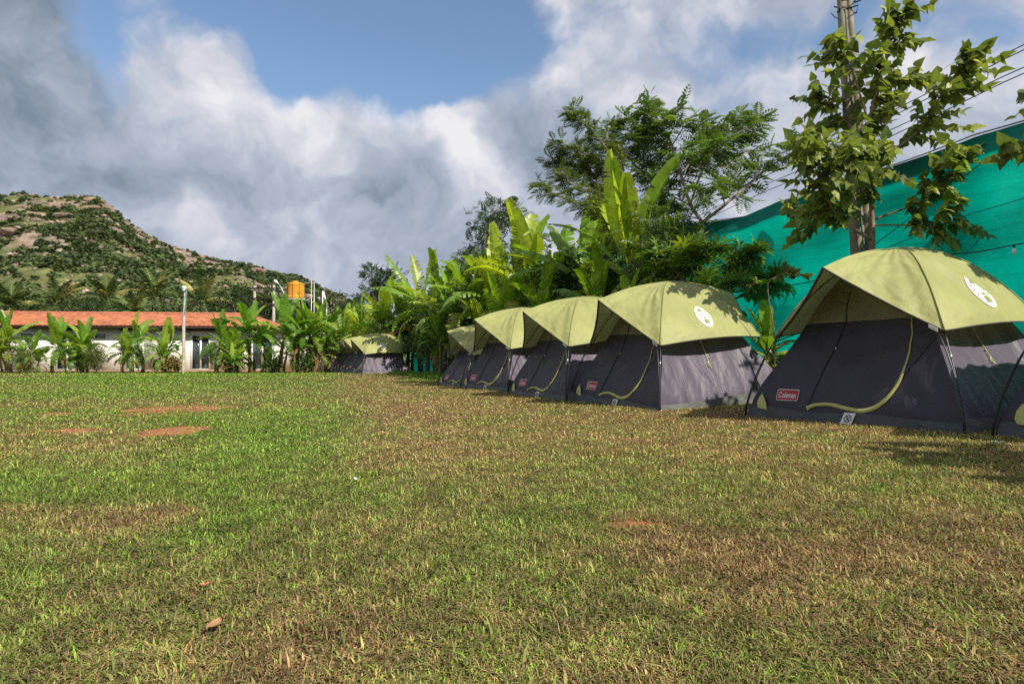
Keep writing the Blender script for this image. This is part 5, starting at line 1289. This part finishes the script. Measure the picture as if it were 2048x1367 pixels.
Gq = np.array(Gq); cn = .75+.5*fbm(Gq[..., 2]*3, Gq[..., 0]*14, 12, 4); A.grid(Gq, np.array([.30, .255, .205])*cn[..., None]); A.build('shaft', M_CONC, pole_o, smooth=False)
tp = W(1688, -8, D)-pb
A = Acc(); A.tube([tp+[-.11, 0, -.25], tp+[.12, -.16, -.23], tp+[.16, -.05, -.28], tp+[-.02, .1, -.26], tp+[-.12, -.1, -.24]], .012, 5); A.tube([tp+[-.1, -.12, -.14], tp+[.12, -.12, -.11], tp+[.12, .1, -.15], tp+[-.1, .1, -.11]], .010, 5); A.build('wire_tie', M_DARK, pole_o, usecol=False)
A = Acc(); A.box(tp+[.05, -.02, .12], (1.3, .07, .07)); ar = A.build('cross_arm', M_DARK, pole_o, smooth=False, usecol=False)
for dx in (-.5, .25, .6):
    A = Acc(); A.tube([tp+[dx, -.02, .15], tp+[dx, -.02, .2], tp+[dx, -.02, .26], tp+[dx, -.02, .3]], [.02, .05, .04, .02], 8, C=(.45, .36, .3)); A.build('insulator', M_CONC, ar)
cable('overhead_wire', 'short wire leaving the tall concrete pole top to the left', 'wire', [tp+pb+[-.1, -.1, -.42], tp+pb+[-.22, -.15, -.40], tp+pb+[-.3, -.2, -.37]], .007, M_BLK)
cable('overhead_wire', 'loose wire leaving the tall concrete pole top to the right', 'wire', [tp+pb+[.1, -.1, -.16], tp+pb+[.3, -.2, -.10], tp+pb+[.65, -.3, -.03], tp+pb+[1.5, -.6, .5]], .012, M_BLK)
cable('drain_pipe', 'green plastic pipe strapped up the front of the tall concrete pole', 'pipe', [W(1735, 560, D-.16), W(1716, 380, D-.14), W(1697, 120, D-.13), W(1691, 20, D-.12)], .014, plain('pipe_green', (.12, .2, .14), .5))
for i, (vr, vl, lab) in enumerate([(88, 350, 'topmost'), (98, 362, 'second from the top'), (133, 378, 'second from the bottom'), (145, 392, 'lowest')]):
    a_, b_ = W(2048, vr, 15.2), W(1508, vl, 27.); d_ = (b_-a_)
    cable('overhead_wire', lab+' of the four power lines passing behind the trees on the right', 'wire', [a_-d_*.9, a_, b_, b_+d_*1.5], .014, M_BLK, .1)

A = Acc(); r = np.random.default_rng(901); n = 9000
yy = r.uniform(15.5, 27, n); xx = 9.2-.444*yy-r.random(n)**1.5*2.6; 
for (_, tx, ty, th, _, _, _) in TENTS:
    dx = xx-tx; dy = yy-ty; lx = math.cos(th)*dx+math.sin(th)*dy; ly = -math.sin(th)*dx+math.cos(th)*dy
    kk = ~((np.abs(lx) < 1.3) & (np.abs(ly) < 1.3)); xx, yy = xx[kk], yy[kk]
n = len(xx); P = np.stack([xx, yy, ground(xx, yy)], -1); D_ = np.stack([r.normal(size=n)*.5, r.normal(size=n)*.5, np.ones(n)], -1)
put(A, T_blade(.14, .02, .25), P, D_, r.uniform(.07, .2, n), palette((.13, .26, .03), n, r, .25, (.22, .32, .06), .3), r, 1.)
tag(A.build('tall_grass', M_GRASSB), 'taller lush green grass along the foot of the plants', 'grass', kind='stuff')
cy = scene.cycles
cy.max_bounces = 5; cy.diffuse_bounces = 3; cy.glossy_bounces = 2; cy.transmission_bounces = 2; cy.transparent_max_bounces = 4
cy.use_adaptive_sampling = True; cy.adaptive_threshold = .015
cy.sample_clamp_indirect = 6.
cy.use_denoising = False
